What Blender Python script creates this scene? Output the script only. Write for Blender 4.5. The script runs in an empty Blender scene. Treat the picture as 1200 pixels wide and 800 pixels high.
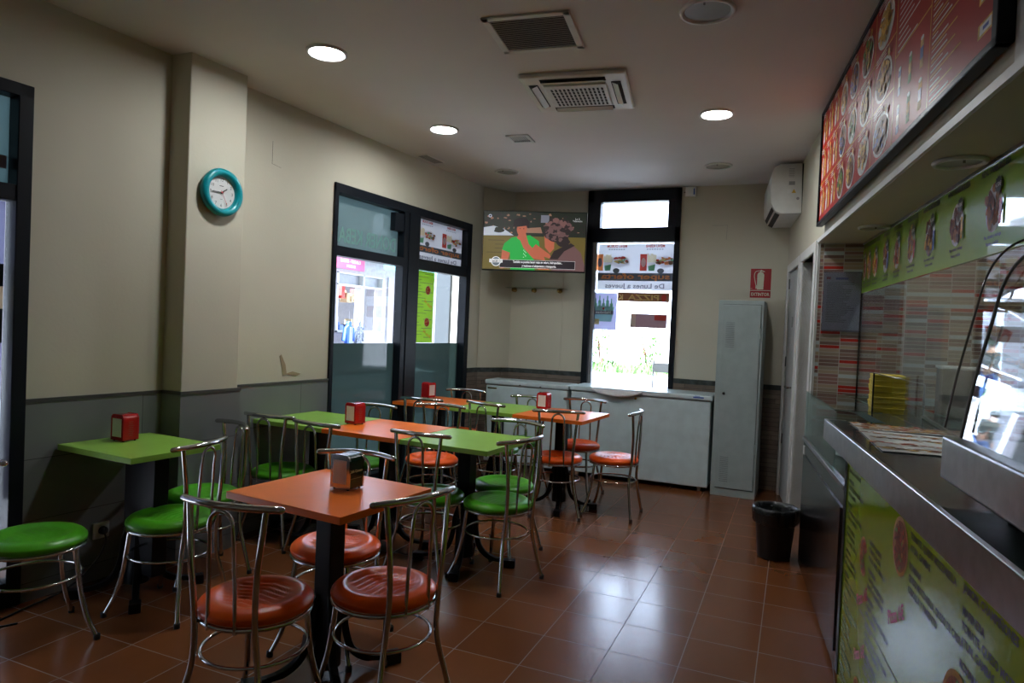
import bpy, math, random
from mathutils import Matrix, Vector
sc = bpy.context.scene
COL = sc.collection
PI = math.pi
# ------------------------------------------------------------------ camera, world, sun, exposure
H = 1.423
cd = bpy.data.cameras.new('camera'); cam = bpy.data.objects.new('camera', cd); COL.objects.link(cam)
cd.sensor_width = 36; cd.lens = 786.94 * 36 / 1200; cd.clip_start = 0.02; cd.clip_end = 200
R_ = [[0.92002467, 0.38951614, 0.0427993], [-0.04732715, 0.00203045, 0.99887738], [-0.38899196, 0.9210174, -0.02030275]]
cam.matrix_world = Matrix(((R_[0][0], R_[1][0], -R_[2][0], 0), (R_[0][1], R_[1][1], -R_[2][1], 0), (R_[0][2], R_[1][2], -R_[2][2], H), (0, 0, 0, 1)))
sc.camera = cam
w = bpy.data.worlds.new('world'); sc.world = w; w.use_nodes = True
wb = w.node_tree.nodes['Background']; wb.inputs[0].default_value = (0.66, 0.80, 1.0, 1); wb.inputs[1].default_value = 3.2
sd = bpy.data.lights.new('sun', 'SUN'); sd.energy = 70.0; sd.angle = 0.009; sd.color = (0.74, 0.85, 1.0)
so = bpy.data.objects.new('sun', sd); COL.objects.link(so); so.location = (4, -4, 9)
so.rotation_euler = Vector((0.06, 0.75, -0.95)).to_track_quat('-Z', 'Y').to_euler()
LAMP_E = 190.0
sc.view_settings.view_transform = 'Standard'; sc.view_settings.look = 'None'
sc.view_settings.gamma = 1; sc.view_settings.use_curve_mapping = False
sc.view_settings.exposure = 0.0
cy = sc.cycles
cy.use_denoising = True; cy.max_bounces = 10; cy.diffuse_bounces = 5; cy.glossy_bounces = 5; cy.transmission_bounces = 6
cy.transparent_max_bounces = 24; cy.sample_clamp_indirect = 8.0; cy.caustics_reflective = False; cy.caustics_refractive = False

# ------------------------------------------------------------------ materials
def nt(name):
    m = bpy.data.materials.new(name); m.use_nodes = True
    t = m.node_tree; return m, t, t.nodes['Principled BSDF']
def setp(b, **k):
    for a, v in k.items():
        n = {'rough': 'Roughness', 'metal': 'Metallic', 'spec': 'Specular IOR Level', 'coat': 'Coat Weight', 'coatr': 'Coat Roughness'}[a]
        b.inputs[n].default_value = v
def noise_col(t, b, c1, c2, scale, detail=4, lo=.35, hi=.65, coords='Object'):
    tc = t.nodes.new('ShaderNodeTexCoord'); n = t.nodes.new('ShaderNodeTexNoise'); r = t.nodes.new('ShaderNodeValToRGB')
    n.inputs['Scale'].default_value = scale; n.inputs['Detail'].default_value = detail
    t.links.new(tc.outputs[coords], n.inputs['Vector']); t.links.new(n.outputs['Fac'], r.inputs[0])
    r.color_ramp.elements[0].position = lo; r.color_ramp.elements[1].position = hi
    r.color_ramp.elements[0].color = (*c1, 1); r.color_ramp.elements[1].color = (*c2, 1)
    if b is not None: t.links.new(r.outputs[0], b.inputs['Base Color'])
    return r, n, tc
def mat(name, c, rough=.5, metal=0., var=.06, scale=9., bump=0., **k):
    m, t, b = nt(name); setp(b, rough=rough, metal=metal, **k)
    r, n, tc = noise_col(t, b, tuple(x * (1 - var) for x in c), tuple(min(1, x * (1 + var)) for x in c), scale)
    if bump:
        bp = t.nodes.new('ShaderNodeBump'); bp.inputs['Strength'].default_value = bump; bp.inputs['Distance'].default_value = .004
        n2 = t.nodes.new('ShaderNodeTexNoise'); n2.inputs['Scale'].default_value = 60; t.links.new(tc.outputs['Object'], n2.inputs['Vector'])
        t.links.new(n2.outputs['Fac'], bp.inputs['Height']); t.links.new(bp.outputs[0], b.inputs['Normal'])
    return m
def emis(name, c, s):
    m, t, b = nt(name); b.inputs['Base Color'].default_value = (*c, 1); b.inputs['Emission Color'].default_value = (*c, 1); b.inputs['Emission Strength'].default_value = s
    setp(b, rough=.4); return m
def glass(name, tint=(1, 1, 1), refl=1.0, rough=.02, film=None, filmfac=0.):
    """thin pane: see-through plus mirror reflection that grows with angle; optional white/grey film on it"""
    m = bpy.data.materials.new(name); m.use_nodes = True; t = m.node_tree; t.nodes.clear()
    out = t.nodes.new('ShaderNodeOutputMaterial'); tr = t.nodes.new('ShaderNodeBsdfTransparent'); gl = t.nodes.new('ShaderNodeBsdfGlossy')
    mx = t.nodes.new('ShaderNodeMixShader'); fr = t.nodes.new('ShaderNodeLayerWeight'); fr.inputs[0].default_value = .5
    mul = t.nodes.new('ShaderNodeMath'); mul.operation = 'MULTIPLY'; mul.inputs[1].default_value = .96 * refl; mul.use_clamp = True; add_ = t.nodes.new('ShaderNodeMath'); add_.inputs[1].default_value = .035 * refl; add_.use_clamp = True; pw = t.nodes.new('ShaderNodeMath'); pw.operation = 'POWER'; pw.inputs[1].default_value = 5.0
    tr.inputs[0].default_value = (*tint, 1); gl.inputs['Roughness'].default_value = rough
    t.links.new(fr.outputs['Facing'], pw.inputs[0]); t.links.new(pw.outputs[0], mul.inputs[0]); t.links.new(mul.outputs[0], add_.inputs[0]); t.links.new(add_.outputs[0], mx.inputs[0])
    base = tr.outputs[0]
    if film:
        di = t.nodes.new('ShaderNodeBsdfDiffuse'); tl = t.nodes.new('ShaderNodeBsdfTranslucent'); m1 = t.nodes.new('ShaderNodeMixShader'); m2 = t.nodes.new('ShaderNodeMixShader')
        di.inputs[0].default_value = (*film, 1); tl.inputs[0].default_value = (*film, 1); m1.inputs[0].default_value = .5; m2.inputs[0].default_value = filmfac
        t.links.new(di.outputs[0], m1.inputs[1]); t.links.new(tl.outputs[0], m1.inputs[2])
        t.links.new(tr.outputs[0], m2.inputs[1]); t.links.new(m1.outputs[0], m2.inputs[2]); base = m2.outputs[0]
    t.links.new(base, mx.inputs[1]); t.links.new(gl.outputs[0], mx.inputs[2]); t.links.new(mx.outputs[0], out.inputs[0])
    return m
def paper(name, c, tl=.5):
    """printed sheet that lets daylight glow through"""
    m = bpy.data.materials.new(name); m.use_nodes = True; t = m.node_tree; t.nodes.clear()
    out = t.nodes.new('ShaderNodeOutputMaterial'); di = t.nodes.new('ShaderNodeBsdfDiffuse'); tr = t.nodes.new('ShaderNodeBsdfTranslucent'); mx = t.nodes.new('ShaderNodeMixShader')
    di.inputs[0].default_value = (*c, 1); tr.inputs[0].default_value = (*c, 1); mx.inputs[0].default_value = tl
    t.links.new(di.outputs[0], mx.inputs[1]); t.links.new(tr.outputs[0], mx.inputs[2]); t.links.new(mx.outputs[0], out.inputs[0]); return m
def mth(t, op, a, b=None, c=None):
    n = t.nodes.new('ShaderNodeMath'); n.operation = op
    for i, v in enumerate((a, b, c)):
        if v is None: continue
        if isinstance(v, (int, float)): n.inputs[i].default_value = v
        else: t.links.new(v, n.inputs[i])
    return n.outputs[0]
def grid_mat(name, ax, ay, sx, sy, ox, oy, gx, gy, ramp, grout, rough, noise=.25, nscale=5., stagger=0., spec=.5, const=False, bump=.25, stretch=1.):
    """rectangular tiles on object axes ax, ay with grout lines; each tile its own tone"""
    m, t, b = nt(name); setp(b, rough=rough, spec=spec)
    tc = t.nodes.new('ShaderNodeTexCoord'); sp = t.nodes.new('ShaderNodeSeparateXYZ'); t.links.new(tc.outputs['Object'], sp.inputs[0])
    v = mth(t, 'DIVIDE', mth(t, 'SUBTRACT', sp.outputs[ay], oy), sy); vf = mth(t, 'FLOOR', v)
    u = mth(t, 'DIVIDE', mth(t, 'SUBTRACT', sp.outputs[ax], ox), sx)
    if stagger: u = mth(t, 'ADD', u, mth(t, 'MULTIPLY', vf, stagger))
    uf = mth(t, 'FLOOR', u)
    fu = mth(t, 'ABSOLUTE', mth(t, 'SUBTRACT', mth(t, 'FRACT', u), .5)); fv = mth(t, 'ABSOLUTE', mth(t, 'SUBTRACT', mth(t, 'FRACT', v), .5))
    line = mth(t, 'MAXIMUM', mth(t, 'GREATER_THAN', fu, .5 - gx / sx / 2), mth(t, 'GREATER_THAN', fv, .5 - gy / sy / 2))
    cb = t.nodes.new('ShaderNodeCombineXYZ'); t.links.new(uf, cb.inputs[0]); t.links.new(vf, cb.inputs[1])
    wn = t.nodes.new('ShaderNodeTexWhiteNoise'); t.links.new(cb.outputs[0], wn.inputs['Vector'])
    mp = t.nodes.new('ShaderNodeMapping'); mp.inputs['Scale'].default_value = (1, 1, stretch) if ay == 2 else (1, stretch, 1)
    ns = t.nodes.new('ShaderNodeTexNoise'); ns.inputs['Scale'].default_value = nscale; ns.inputs['Detail'].default_value = 6
    t.links.new(tc.outputs['Object'], mp.inputs[0]); t.links.new(mp.outputs[0], ns.inputs['Vector'])
    f = mth(t, 'ADD', mth(t, 'MULTIPLY', wn.outputs['Value'], 1 - noise), mth(t, 'MULTIPLY', ns.outputs['Fac'], noise))
    r = t.nodes.new('ShaderNodeValToRGB'); r.color_ramp.interpolation = 'CONSTANT' if const else 'LINEAR'
    while len(r.color_ramp.elements) < len(ramp): r.color_ramp.elements.new(.5)
    for e, (p_, c_) in zip(r.color_ramp.elements, ramp): e.position = p_; e.color = (*c_, 1)
    t.links.new(f, r.inputs[0])
    mx = t.nodes.new('ShaderNodeMix'); mx.data_type = 'RGBA'; mx.inputs['B'].default_value = (*grout, 1)
    t.links.new(line, mx.inputs['Factor']); t.links.new(r.outputs[0], mx.inputs['A']); t.links.new(mx.outputs['Result'], b.inputs['Base Color'])
    rr = mth(t, 'ADD', mth(t, 'MULTIPLY', line, .4), mth(t, 'ADD', rough - .06, mth(t, 'MULTIPLY', ns.outputs['Fac'], .12))); t.links.new(rr, b.inputs['Roughness'])
    bp = t.nodes.new('ShaderNodeBump'); bp.inputs['Strength'].default_value = bump; bp.inputs['Distance'].default_value = .002
    t.links.new(mth(t, 'MULTIPLY', line, -1.), bp.inputs['Height']); t.links.new(bp.outputs[0], b.inputs['Normal'])
    return m
M = {}
M['plaster'] = mat('cream_plaster', (.53, .495, .39), .75, var=.035, scale=1.6, bump=.12)
M['ceil'] = mat('ceiling_paint', (.66, .62, .60), .8, var=.03, scale=1.2, bump=.05)
M['floor'] = grid_mat('terracotta_tiles', 0, 1, .3075, .3075, -1.9367, 3.8546, .0045, .0045,
    [(0, (.12, .037, .012)), (.45, (.165, .053, .017)), (.8, (.21, .070, .023)), (1, (.27, .094, .032))], (.20, .13, .10), .22, noise=.55, nscale=3.5, bump=.10, stretch=.45, spec=.5)
M['dado'] = grid_mat('grey_dado_tiles', 1, 2, .60, .30, 3.84, .09, .004, .004, [(0, (.14, .145, .15)), (1, (.20, .21, .215))], (.07, .07, .07), .38, noise=.7, nscale=4)
M['stone'] = grid_mat('stone_strip_tiles', 0, 2, .48, .043, -2.06, 0, .003, .0035, [(0, (.065, .05, .04)), (.5, (.16, .12, .09)), (1, (.27, .215, .17))], (.05, .045, .04), .5, noise=.65, nscale=12, stagger=.37, stretch=3)
M['slate'] = mat('slate_border', (.035, .045, .042), .4, var=.6, scale=14)
M['edge'] = mat('dark_edge_strip', (.06, .06, .058), .4)
M['mosaic'] = grid_mat('mosaic_tiles', 0, 2, .122, .0238, .145, .02, .004, .0035,
    [(0, (.30, .24, .18)), (.2, (.45, .50, .50)), (.36, (.18, .11, .09)), (.52, (.26, .14, .12)), (.68, (.36, .27, .19)), (.86, (.42, .03, .02)), (.95, (.24, .15, .12))], (.42, .38, .34), .22, noise=0, const=True, bump=.3)
M['black'] = mat('black_window_frame', (.004, .006, .010), .42, spec=.22)
M['blackm'] = mat('black_iron', (.004, .004, .005), .4, spec=.2)
M['chrome'] = mat('chrome', (.55, .54, .52), .13, 1.)
M['rubber'] = mat('black_rubber', (.012, .012, .012), .7)
M['orange'] = mat('orange_laminate', (.92, .185, .018), .3, var=.03, spec=.25)
M['green'] = mat('green_laminate', (.28, .52, .075), .28, var=.03, spec=.3)
M['vorange'] = mat('orange_vinyl', (.88, .105, .006), .30, spec=.35, var=.12, scale=6)
M['vgreen'] = mat('green_vinyl', (.085, .42, .014), .32, spec=.35, var=.12, scale=6)
M['red'] = mat('red_enamel', (.42, .008, .010), .22)
M['dgreen'] = mat('dark_green_enamel', (.004, .035, .022), .18)
M['napkin'] = mat('paper_napkins', (.72, .66, .62), .85)
M['cream'] = mat('cream_lettering', (.75, .68, .40), .6)
M['gold'] = mat('brass', (.50, .30, .08), .25, 1.)
M['white'] = mat('white_plastic', (.68, .68, .66), .4)
M['whitep'] = mat('white_paint', (.62, .62, .60), .45)
M['frz'] = mat('freezer_enamel', (.54, .64, .65), .28)
M['grey'] = mat('grey_plastic', (.25, .25, .25), .5)
M['dark'] = mat('dark_gap', (.006, .006, .006), .8)
M['lock'] = mat('locker_steel', (.33, .39, .38), .42)
M['door'] = mat('pale_grey_door', (.46, .48, .48), .4)
M['steel'] = mat('brushed_steel', (.42, .41, .42), .28, 1., var=.1, scale=22)
M['steeld'] = mat('dark_steel', (.20, .19, .20), .16, 1., var=.1, scale=3)
M['top'] = mat('dark_worktop', (.045, .055, .055), .10, var=.3, scale=30)
M['lime'] = mat('lime_print', (.24, .36, .008), .09, var=.06, scale=2)
M['limeb'] = mat('lime_banner_print', (.25, .46, .004), .3, var=.05, scale=2, coat=1., coatr=.035)
M['ink'] = mat('black_ink', (.012, .016, .012), .3)
M['redink'] = mat('red_ink', (.50, .012, .03), .3)
M['menured'] = mat('menu_red_print', (.42, .020, .013), .42, var=.15, scale=1.5, spec=.22)
M['yel'] = mat('yellow_ink', (.62, .36, .02), .35)
M['pink'] = mat('pale_pink_ink', (.60, .36, .34), .4)
M['wht'] = mat('white_ink', (.70, .70, .68), .4)
M['food1'] = mat('fried_brown', (.33, .12, .035), .5, var=.5, scale=40)
M['food2'] = mat('meat_brown', (.15, .045, .02), .5, var=.5, scale=50)
M['food3'] = mat('chips_gold', (.62, .36, .06), .5, var=.4, scale=50)
M['food4'] = mat('salad_green', (.12, .26, .05), .5, var=.5, scale=60)
M['food5'] = mat('tomato_red', (.45, .05, .02), .5, var=.4, scale=60)
M['pizza'] = mat('pizza_topping', (.20, .045, .015), .5, var=.75, scale=70)
M['crust'] = mat('pizza_crust', (.50, .26, .09), .6, var=.25, scale=30)
M['blueink'] = mat('blue_ink', (.03, .08, .38), .4)
M['teal'] = mat('teal_plastic', (.0, .26, .30), .28)
M['acw'] = mat('air_conditioner_white', (.66, .66, .63), .4)
M['redsign'] = mat('sign_red', (.33, .004, .008), .4)
M['signw'] = mat('sign_white', (.62, .60, .46), .5)
M['yellow'] = mat('yellow_card', (.52, .38, .02), .6, var=.15)
M['bag'] = mat('black_bin_bag', (.012, .014, .015), .25, bump=.8)
M['bin'] = mat('black_bin_plastic', (.008, .008, .009), .5)
M['lampoff'] = mat('frosted_lamp_glass', (.26, .26, .24), .35)
M['lampon'] = emis('lit_lamp_glass', (.93, .97, 1.0), LAMP_E)
M['glass'] = glass('clear_glass')
M['glassk'] = glass('counter_glass', (.86, .95, .92), 1.0)
M['glasst'] = glass('screen_glass', (.90, .93, .92), 1.15)
M['frost'] = glass('frosted_pane', (.20, .26, .25), .9, .04, (.10, .14, .13), .60)
M['frostp'] = glass('pale_frosted_pane', (.4, .5, .5), .9, .05, (.26, .34, .34), .82)
M['sheet'] = paper('poster_sheet', (.72, .72, .74))
M['p_red'] = paper('poster_red', (.62, .10, .08)); M['p_hazed_black'] = paper('poster_hazed_black', (.13, .14, .15), .4)  # black ink lifted to dark grey, standing in for window haze
M['p_grey'] = paper('poster_grey_ink', (.22, .22, .26)); M['p_yel'] = paper('poster_yellow', (.72, .60, .25)); M['p_green'] = paper('poster_green', (.22, .50, .30))
M['p_org'] = paper('poster_orange', (.85, .32, .12)); M['p_brown'] = paper('poster_brown', (.28, .16, .10)); M['p_lime'] = paper('poster_lime', (.50, .72, .16))
M['p_mauve'] = paper('poster_mauve', (.34, .24, .25)); M['p_lilac'] = paper('poster_lilac', (.60, .60, .74)); M['p_blue'] = paper('poster_blue', (.20, .28, .55)); M['p_teal'] = paper('poster_teal', (.30, .52, .46))
M['p_beige'] = paper('poster_beige', (.66, .56, .44)); M['p_dark'] = paper('poster_dark', (.05, .06, .075), .3)
# ------------------------------------------------------------------ mesh builder
def V(*a): return Vector(a)
class B:
    def __init__(s, m=None): s.v = []; s.f = []; s.mi = []; s.sm = []; s.m = m or Matrix()
    def add(s, vs, fs, mi=0, smooth=False):
        o = len(s.v); s.v += [tuple(s.m @ Vector(v)) for v in vs]
        for f in fs: s.f.append(tuple(i + o for i in f)); s.mi.append(mi); s.sm.append(smooth)
        return s
    def box(s, x0, y0, z0, x1, y1, z1, mi=0):
        v = [(x, y, z) for z in (z0, z1) for y in (y0, y1) for x in (x0, x1)]
        return s.add(v, [(0, 2, 3, 1), (4, 5, 7, 6), (0, 1, 5, 4), (2, 6, 7, 3), (0, 4, 6, 2), (1, 3, 7, 5)], mi)
    def prism(s, pts, z0, z1, mi=0, smooth=False):
        n = len(pts); s.add([(x, y, z0) for x, y in pts], [tuple(range(n))[::-1]], mi); s.add([(x, y, z1) for x, y in pts], [tuple(range(n))], mi)
        return s.add([(x, y, z) for z in (z0, z1) for x, y in pts], [(i, (i + 1) % n, (i + 1) % n + n, i + n) for i in range(n)], mi, smooth)
    def poly(s, pts, z=0, mi=0): return s.add([(x, y, z) for x, y in pts], [tuple(range(len(pts)))], mi)
    def rect(s, x0, y0, x1, y1, z=0, mi=0): return s.poly([(x0, y0), (x1, y0), (x1, y1), (x0, y1)], z, mi)
    def ell(s, cx, cy, rx, ry, z=0, mi=0, n=20, jit=0, rnd=None):
        p = []
        for i in range(n):
            k = 1 + (rnd.uniform(-jit, jit) if rnd else 0); a = 2 * PI * i / n
            p.append((cx + rx * k * math.cos(a), cy + ry * k * math.sin(a)))
        return s.poly(p, z, mi)
    def tube(s, pts, r, mi=0, seg=10, closed=False, caps=True, round_=False):
        pts = [Vector(p) for p in pts]; n = len(pts)
        rs = list(r) if isinstance(r, (list, tuple)) else [r] * n
        if round_ and not closed:
            d0 = (pts[0] - pts[1]).normalized(); d1 = (pts[-1] - pts[-2]).normalized(); ra, rb = rs[0], rs[-1]
            pts = [pts[0] + d0 * ra * .95, pts[0] + d0 * ra * .7] + pts + [pts[-1] + d1 * rb * .7, pts[-1] + d1 * rb * .95]
            rs = [ra * .3, ra * .72] + rs + [rb * .72, rb * .3]; n = len(pts)
        tg = []
        for i in range(n):
            a = pts[(i - 1) % n] if (closed or i > 0) else pts[i]; b = pts[(i + 1) % n] if (closed or i < n - 1) else pts[i]
            tg.append((b - a).normalized())
        up = Vector((0, 0, 1)) if abs(tg[0].z) < .9 else Vector((1, 0, 0))
        nrm = (up - tg[0] * up.dot(tg[0])).normalized(); vs = []
        for i in range(n):
            nrm = (nrm - tg[i] * nrm.dot(tg[i])).normalized(); bn = tg[i].cross(nrm)
            for k in range(seg):
                a = 2 * PI * k / seg; vs.append(pts[i] + (nrm * math.cos(a) + bn * math.sin(a)) * rs[i])
        fs = []
        for i in range(n if closed else n - 1):
            j = (i + 1) % n
            for k in range(seg): k2 = (k + 1) % seg; fs.append((i * seg + k, i * seg + k2, j * seg + k2, j * seg + k))
        s.add(vs, fs, mi, True)
        if caps and not closed:
            s.add(vs[:seg], [tuple(range(seg))[::-1]], mi); s.add(vs[-seg:], [tuple(range(seg))], mi)
        return s
    def lathe(s, prof, mi=0, seg=32, c=(0, 0, 0), smooth=True, wob=None):
        vs = []; n = len(prof)
        for r, z in prof:
            for k in range(seg):
                a = 2 * PI * k / seg; rr = r * (wob(a, z) if wob else 1); vs.append((c[0] + rr * math.cos(a), c[1] + rr * math.sin(a), c[2] + z))
        fs = [(i * seg + k, i * seg + (k + 1) % seg, (i + 1) * seg + (k + 1) % seg, (i + 1) * seg + k) for i in range(n - 1) for k in range(seg)]
        return s.add(vs, fs, mi, smooth)
    def disc(s, r, z, mi=0, seg=32, c=(0, 0)): return s.poly([(c[0] + r * math.cos(2 * PI * k / seg), c[1] + r * math.sin(2 * PI * k / seg)) for k in range(seg)], z, mi)
    def text(s, txt, x, y, size, z=0, mi=0, align='L', mirror=False, rot=0., sx=1., bold=0.):
        vs, fs, wd = text_geo(txt, bold)
        off = {'L': 0, 'C': -wd / 2, 'R': -wd}[align]; out = []
        for a, b in vs:
            u, v = (a + off) * size * sx, b * size
            if mirror: u = -u
            out.append((x + u * math.cos(rot) - v * math.sin(rot), y + u * math.sin(rot) + v * math.cos(rot), z))
        return s.add(out, fs, mi)
    def build(s, name, mats, parent=None, bevel=0., seg=2, world=None):
        me = bpy.data.meshes.new(name); me.from_pydata(s.v, [], s.f)
        for m_ in (mats if isinstance(mats, (list, tuple)) else [mats]): me.materials.append(M[m_] if isinstance(m_, str) else m_)
        me.polygons.foreach_set('material_index', s.mi); me.polygons.foreach_set('use_smooth', s.sm); me.update()
        o = bpy.data.objects.new(name, me); COL.objects.link(o)
        if parent: o.parent = parent
        if world is not None: o.matrix_world = world
        if bevel:
            b = o.modifiers.new('bevel', 'BEVEL'); b.width = bevel; b.segments = seg; b.limit_method = 'ANGLE'; b.angle_limit = .9
        return o
_tc = {}
def text_geo(txt, bold=0.):
    k = (txt, bold)
    if k not in _tc:
        cu = bpy.data.curves.new('t', 'FONT'); cu.body = txt; cu.size = 1; cu.resolution_u = 2; cu.offset = bold
        o = bpy.data.objects.new('t', cu); COL.objects.link(o); bpy.context.view_layer.update()
        me = o.evaluated_get(bpy.context.evaluated_depsgraph_get()).to_mesh()
        vs = [(v.co.x, v.co.y) for v in me.vertices]; fs = [tuple(p.vertices) for p in me.polygons]
        wd = max([v[0] for v in vs] + [0]); bpy.data.objects.remove(o); bpy.data.curves.remove(cu); _tc[k] = (vs, fs, wd)
    return _tc[k]
def frame(ox, oy, oz, dx, dy):
    """wall frame: local x along (dx,dy), local y up, local z out of the wall"""
    l = math.hypot(dx, dy); dx /= l; dy /= l
    return Matrix(((dx, 0, dy, ox), (dy, 0, -dx, oy), (0, 1, 0, oz), (0, 0, 0, 1)))
def thing(name, label, cat, loc=(0, 0, 0), rz=0., group=None, m=None):
    o = bpy.data.objects.new(name, None); COL.objects.link(o); o.empty_display_size = .1
    if m is not None: o.matrix_world = m
    else: o.location = loc; o.rotation_euler = (0, 0, rz)
    return tag(o, label, cat, group)
def tag(o, label, cat, group=None, kind=None):
    o['label'] = label; o['category'] = cat
    if group: o['group'] = group
    if kind: o['kind'] = kind
    return o
def st(o, label=None):
    o['kind'] = 'structure'
    if label: o['label'] = label
    return o
def dup(root, label, loc=None, rz=None, group=None, m=None):
    r = root.copy(); COL.objects.link(r); r['label'] = label
    if m is not None: r.matrix_world = m
    else: r.location = loc; r.rotation_euler = (0, 0, rz or 0)
    if group: r['group'] = group
    for ch in root.children:
        c = ch.copy(); COL.objects.link(c); c.parent = r
        for g in ch.children:
            d = g.copy(); COL.objects.link(d); d.parent = c
    return r
def arc(n, f): return [f(i / (n - 1)) for i in range(n)]
def smoothpath(pts, n=6):
    pts = [Vector(p) for p in pts]; out = []; P = [pts[0] * 2 - pts[1]] + pts + [pts[-1] * 2 - pts[-2]]
    for i in range(1, len(P) - 2):
        p0, p1, p2, p3 = P[i - 1:i + 3]
        for k in range(n):
            t = k / n; out.append(.5 * ((2 * p1) + (p2 - p0) * t + (2 * p0 - 5 * p1 + 4 * p2 - p3) * t * t + (3 * p1 - p0 - 3 * p2 + p3) * t ** 3))
    out.append(pts[-1]); return out
# ------------------------------------------------------------------ wall frames
CZ = 2.885; LX0, LS = -3.517, .0684; RY0, RX0, RS = 6.775, -.101, .115
WL = frame(LX0, 0, 0, LS, 1); WR = frame(RX0, RY0, 0, RS, -1); WB = frame(0, RY0, 0, 1, 0)
def lx(y): return LX0 + LS * y
def rx(y): return RX0 + RS * (RY0 - y)
KL = math.hypot(1, RS)
def rs(y): return (RY0 - y) * KL
def at_r(y, z=0., out=0.): return WR @ Matrix.Translation((rs(y), z, out))
def panel(b, x0, x1, y0, y1, holes, t, mi=0, z=0.):
    xs = sorted({x0, x1, *[h[0] for h in holes], *[h[1] for h in holes]}); ys = sorted({y0, y1, *[h[2] for h in holes], *[h[3] for h in holes]})
    xs = [x for x in xs if x0 <= x <= x1]; ys = [y for y in ys if y0 <= y <= y1]
    for i in range(len(xs) - 1):
        for j in range(len(ys) - 1):
            cx, cy_ = (xs[i] + xs[i + 1]) / 2, (ys[j] + ys[j + 1]) / 2
            if not any(h[0] < cx < h[1] and h[2] < cy_ < h[3] for h in holes): b.box(xs[i], ys[j], z - t, xs[i + 1], ys[j + 1], z, mi)
W1 = (.70, 2.05, .0, 2.46); W2 = (4.125, 6.155, .0, 2.458); W3 = (-2.055, -1.103, .80, 2.878)
# floor & ceiling
st(B().box(-3.9, -1.7, -.12, 3.2, 7.0, 0).build('floor', 'floor'))
st(B().box(-3.9, -1.7, CZ, 3.2, 7.0, CZ + .15).build('ceiling', 'ceil'))
st(B().box(-3.75, -1.9, CZ + .16, 3.2, 7.0, 7.5).build('wall_upper_sun_block', 'plaster'))  # unseen block over the room, added to keep sun off the nearby street walls
b = B(WL); panel(b, -1.6, 6.75, 0, CZ, [W1, W2], .10); b.build('wall_left', 'plaster').update_tag(); wl = bpy.data.objects['wall_left']; st(wl)
b = B(WL)
b.tube([(3.52, 2.60, .0005), (3.52, 2.45, .0005)], .0012, 0, 4); b.tube([(3.52, 2.45, .0005), (3.60, 2.44, .0005)], .0009, 0, 4)
b.build('access_panel_outline', 'edge', wl)
b = B(WL)
b.prism([(3.66, 1.17), (3.70, 1.10), (3.715, 1.03), (3.68, 1.02), (3.665, 1.09), (3.645, 1.16)], -.001, .003)
b.prism([(3.70, 1.035), (3.80, .995 + .02), (3.85, 1.03), (3.77, 1.05)], -.001, .003)
b.build('plaster_scar', mat('scraped_plaster', (.30, .23, .14), .9), wl)
# back wall: chamfered corner, left stretch, right stretch
A_ = (-3.075, 6.36); C_ = (-2.86, 6.70); D_ = (-2.055, 6.775)
b = B(); b.prism([A_, C_, (-2.7, 6.98), (-3.4, 7.0)], 0, CZ); b.prism([C_, D_, (-2.055, 6.98), (-2.9, 6.98)], 0, CZ)
b2 = B(WB); panel(b2, W3[0], .6, 0, CZ, [W3], .10); b.v += b2.v; o_ = len(b.v) - len(b2.v); b.f += [tuple(i + o_ for i in f) for f in b2.f]; b.mi += b2.mi; b.sm += b2.sm
st(b.build('wall_back', 'plaster'))
# pillar on the left wall
b = B(); b.prism([(lx(2.76) - .05, 2.762), (-3.182, 2.763), (-3.150, 3.150), (lx(3.15) - .05, 3.150)], 0, CZ); st(b.build('wall_left_pillar', 'plaster', bevel=.006))
# dado tiles
DH = .965
b = B(WL)
for s0, s1 in ((-1.5, W1[0]), (W1[1], 2.768), (3.15, W2[0])): b.box(s0, 0, -.01, s1, DH, .010, 0); b.box(s0, DH, -.01, s1, DH + .018, .014, 1)
b.build('trim_1', ['dado', 'edge']); st(bpy.data.objects['trim_1'])
b = B(); q = [(lx(2.76), 2.752), (-3.171, 2.753), (-3.139, 3.160), (lx(3.15), 3.160)]
b.prism(q, 0, DH, 0); q2 = [(lx(2.76), 2.748), (-3.167, 2.749), (-3.135, 3.164), (lx(3.15), 3.164)]; b.prism(q2, DH, DH + .018, 1); st(b.build('trim_2', ['dado', 'edge']))
def strip(b, p, q, t=.012):
    m = frame(p[0], p[1], 0, q[0] - p[0], q[1] - p[1]); L = math.hypot(q[0] - p[0], q[1] - p[1]); b.m = m
    b.box(0, 0, -.01, L, .945, t, 0); b.box(0, .945, -.01, L, .992, t + .003, 1)
b = B(); strip(b, (lx(6.155), 6.155), A_); strip(b, A_, C_); strip(b, C_, D_); strip(b, (W3[1], 6.775), (RX0, 6.775)); st(b.build('trim_3', ['stone', 'slate']))
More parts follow.
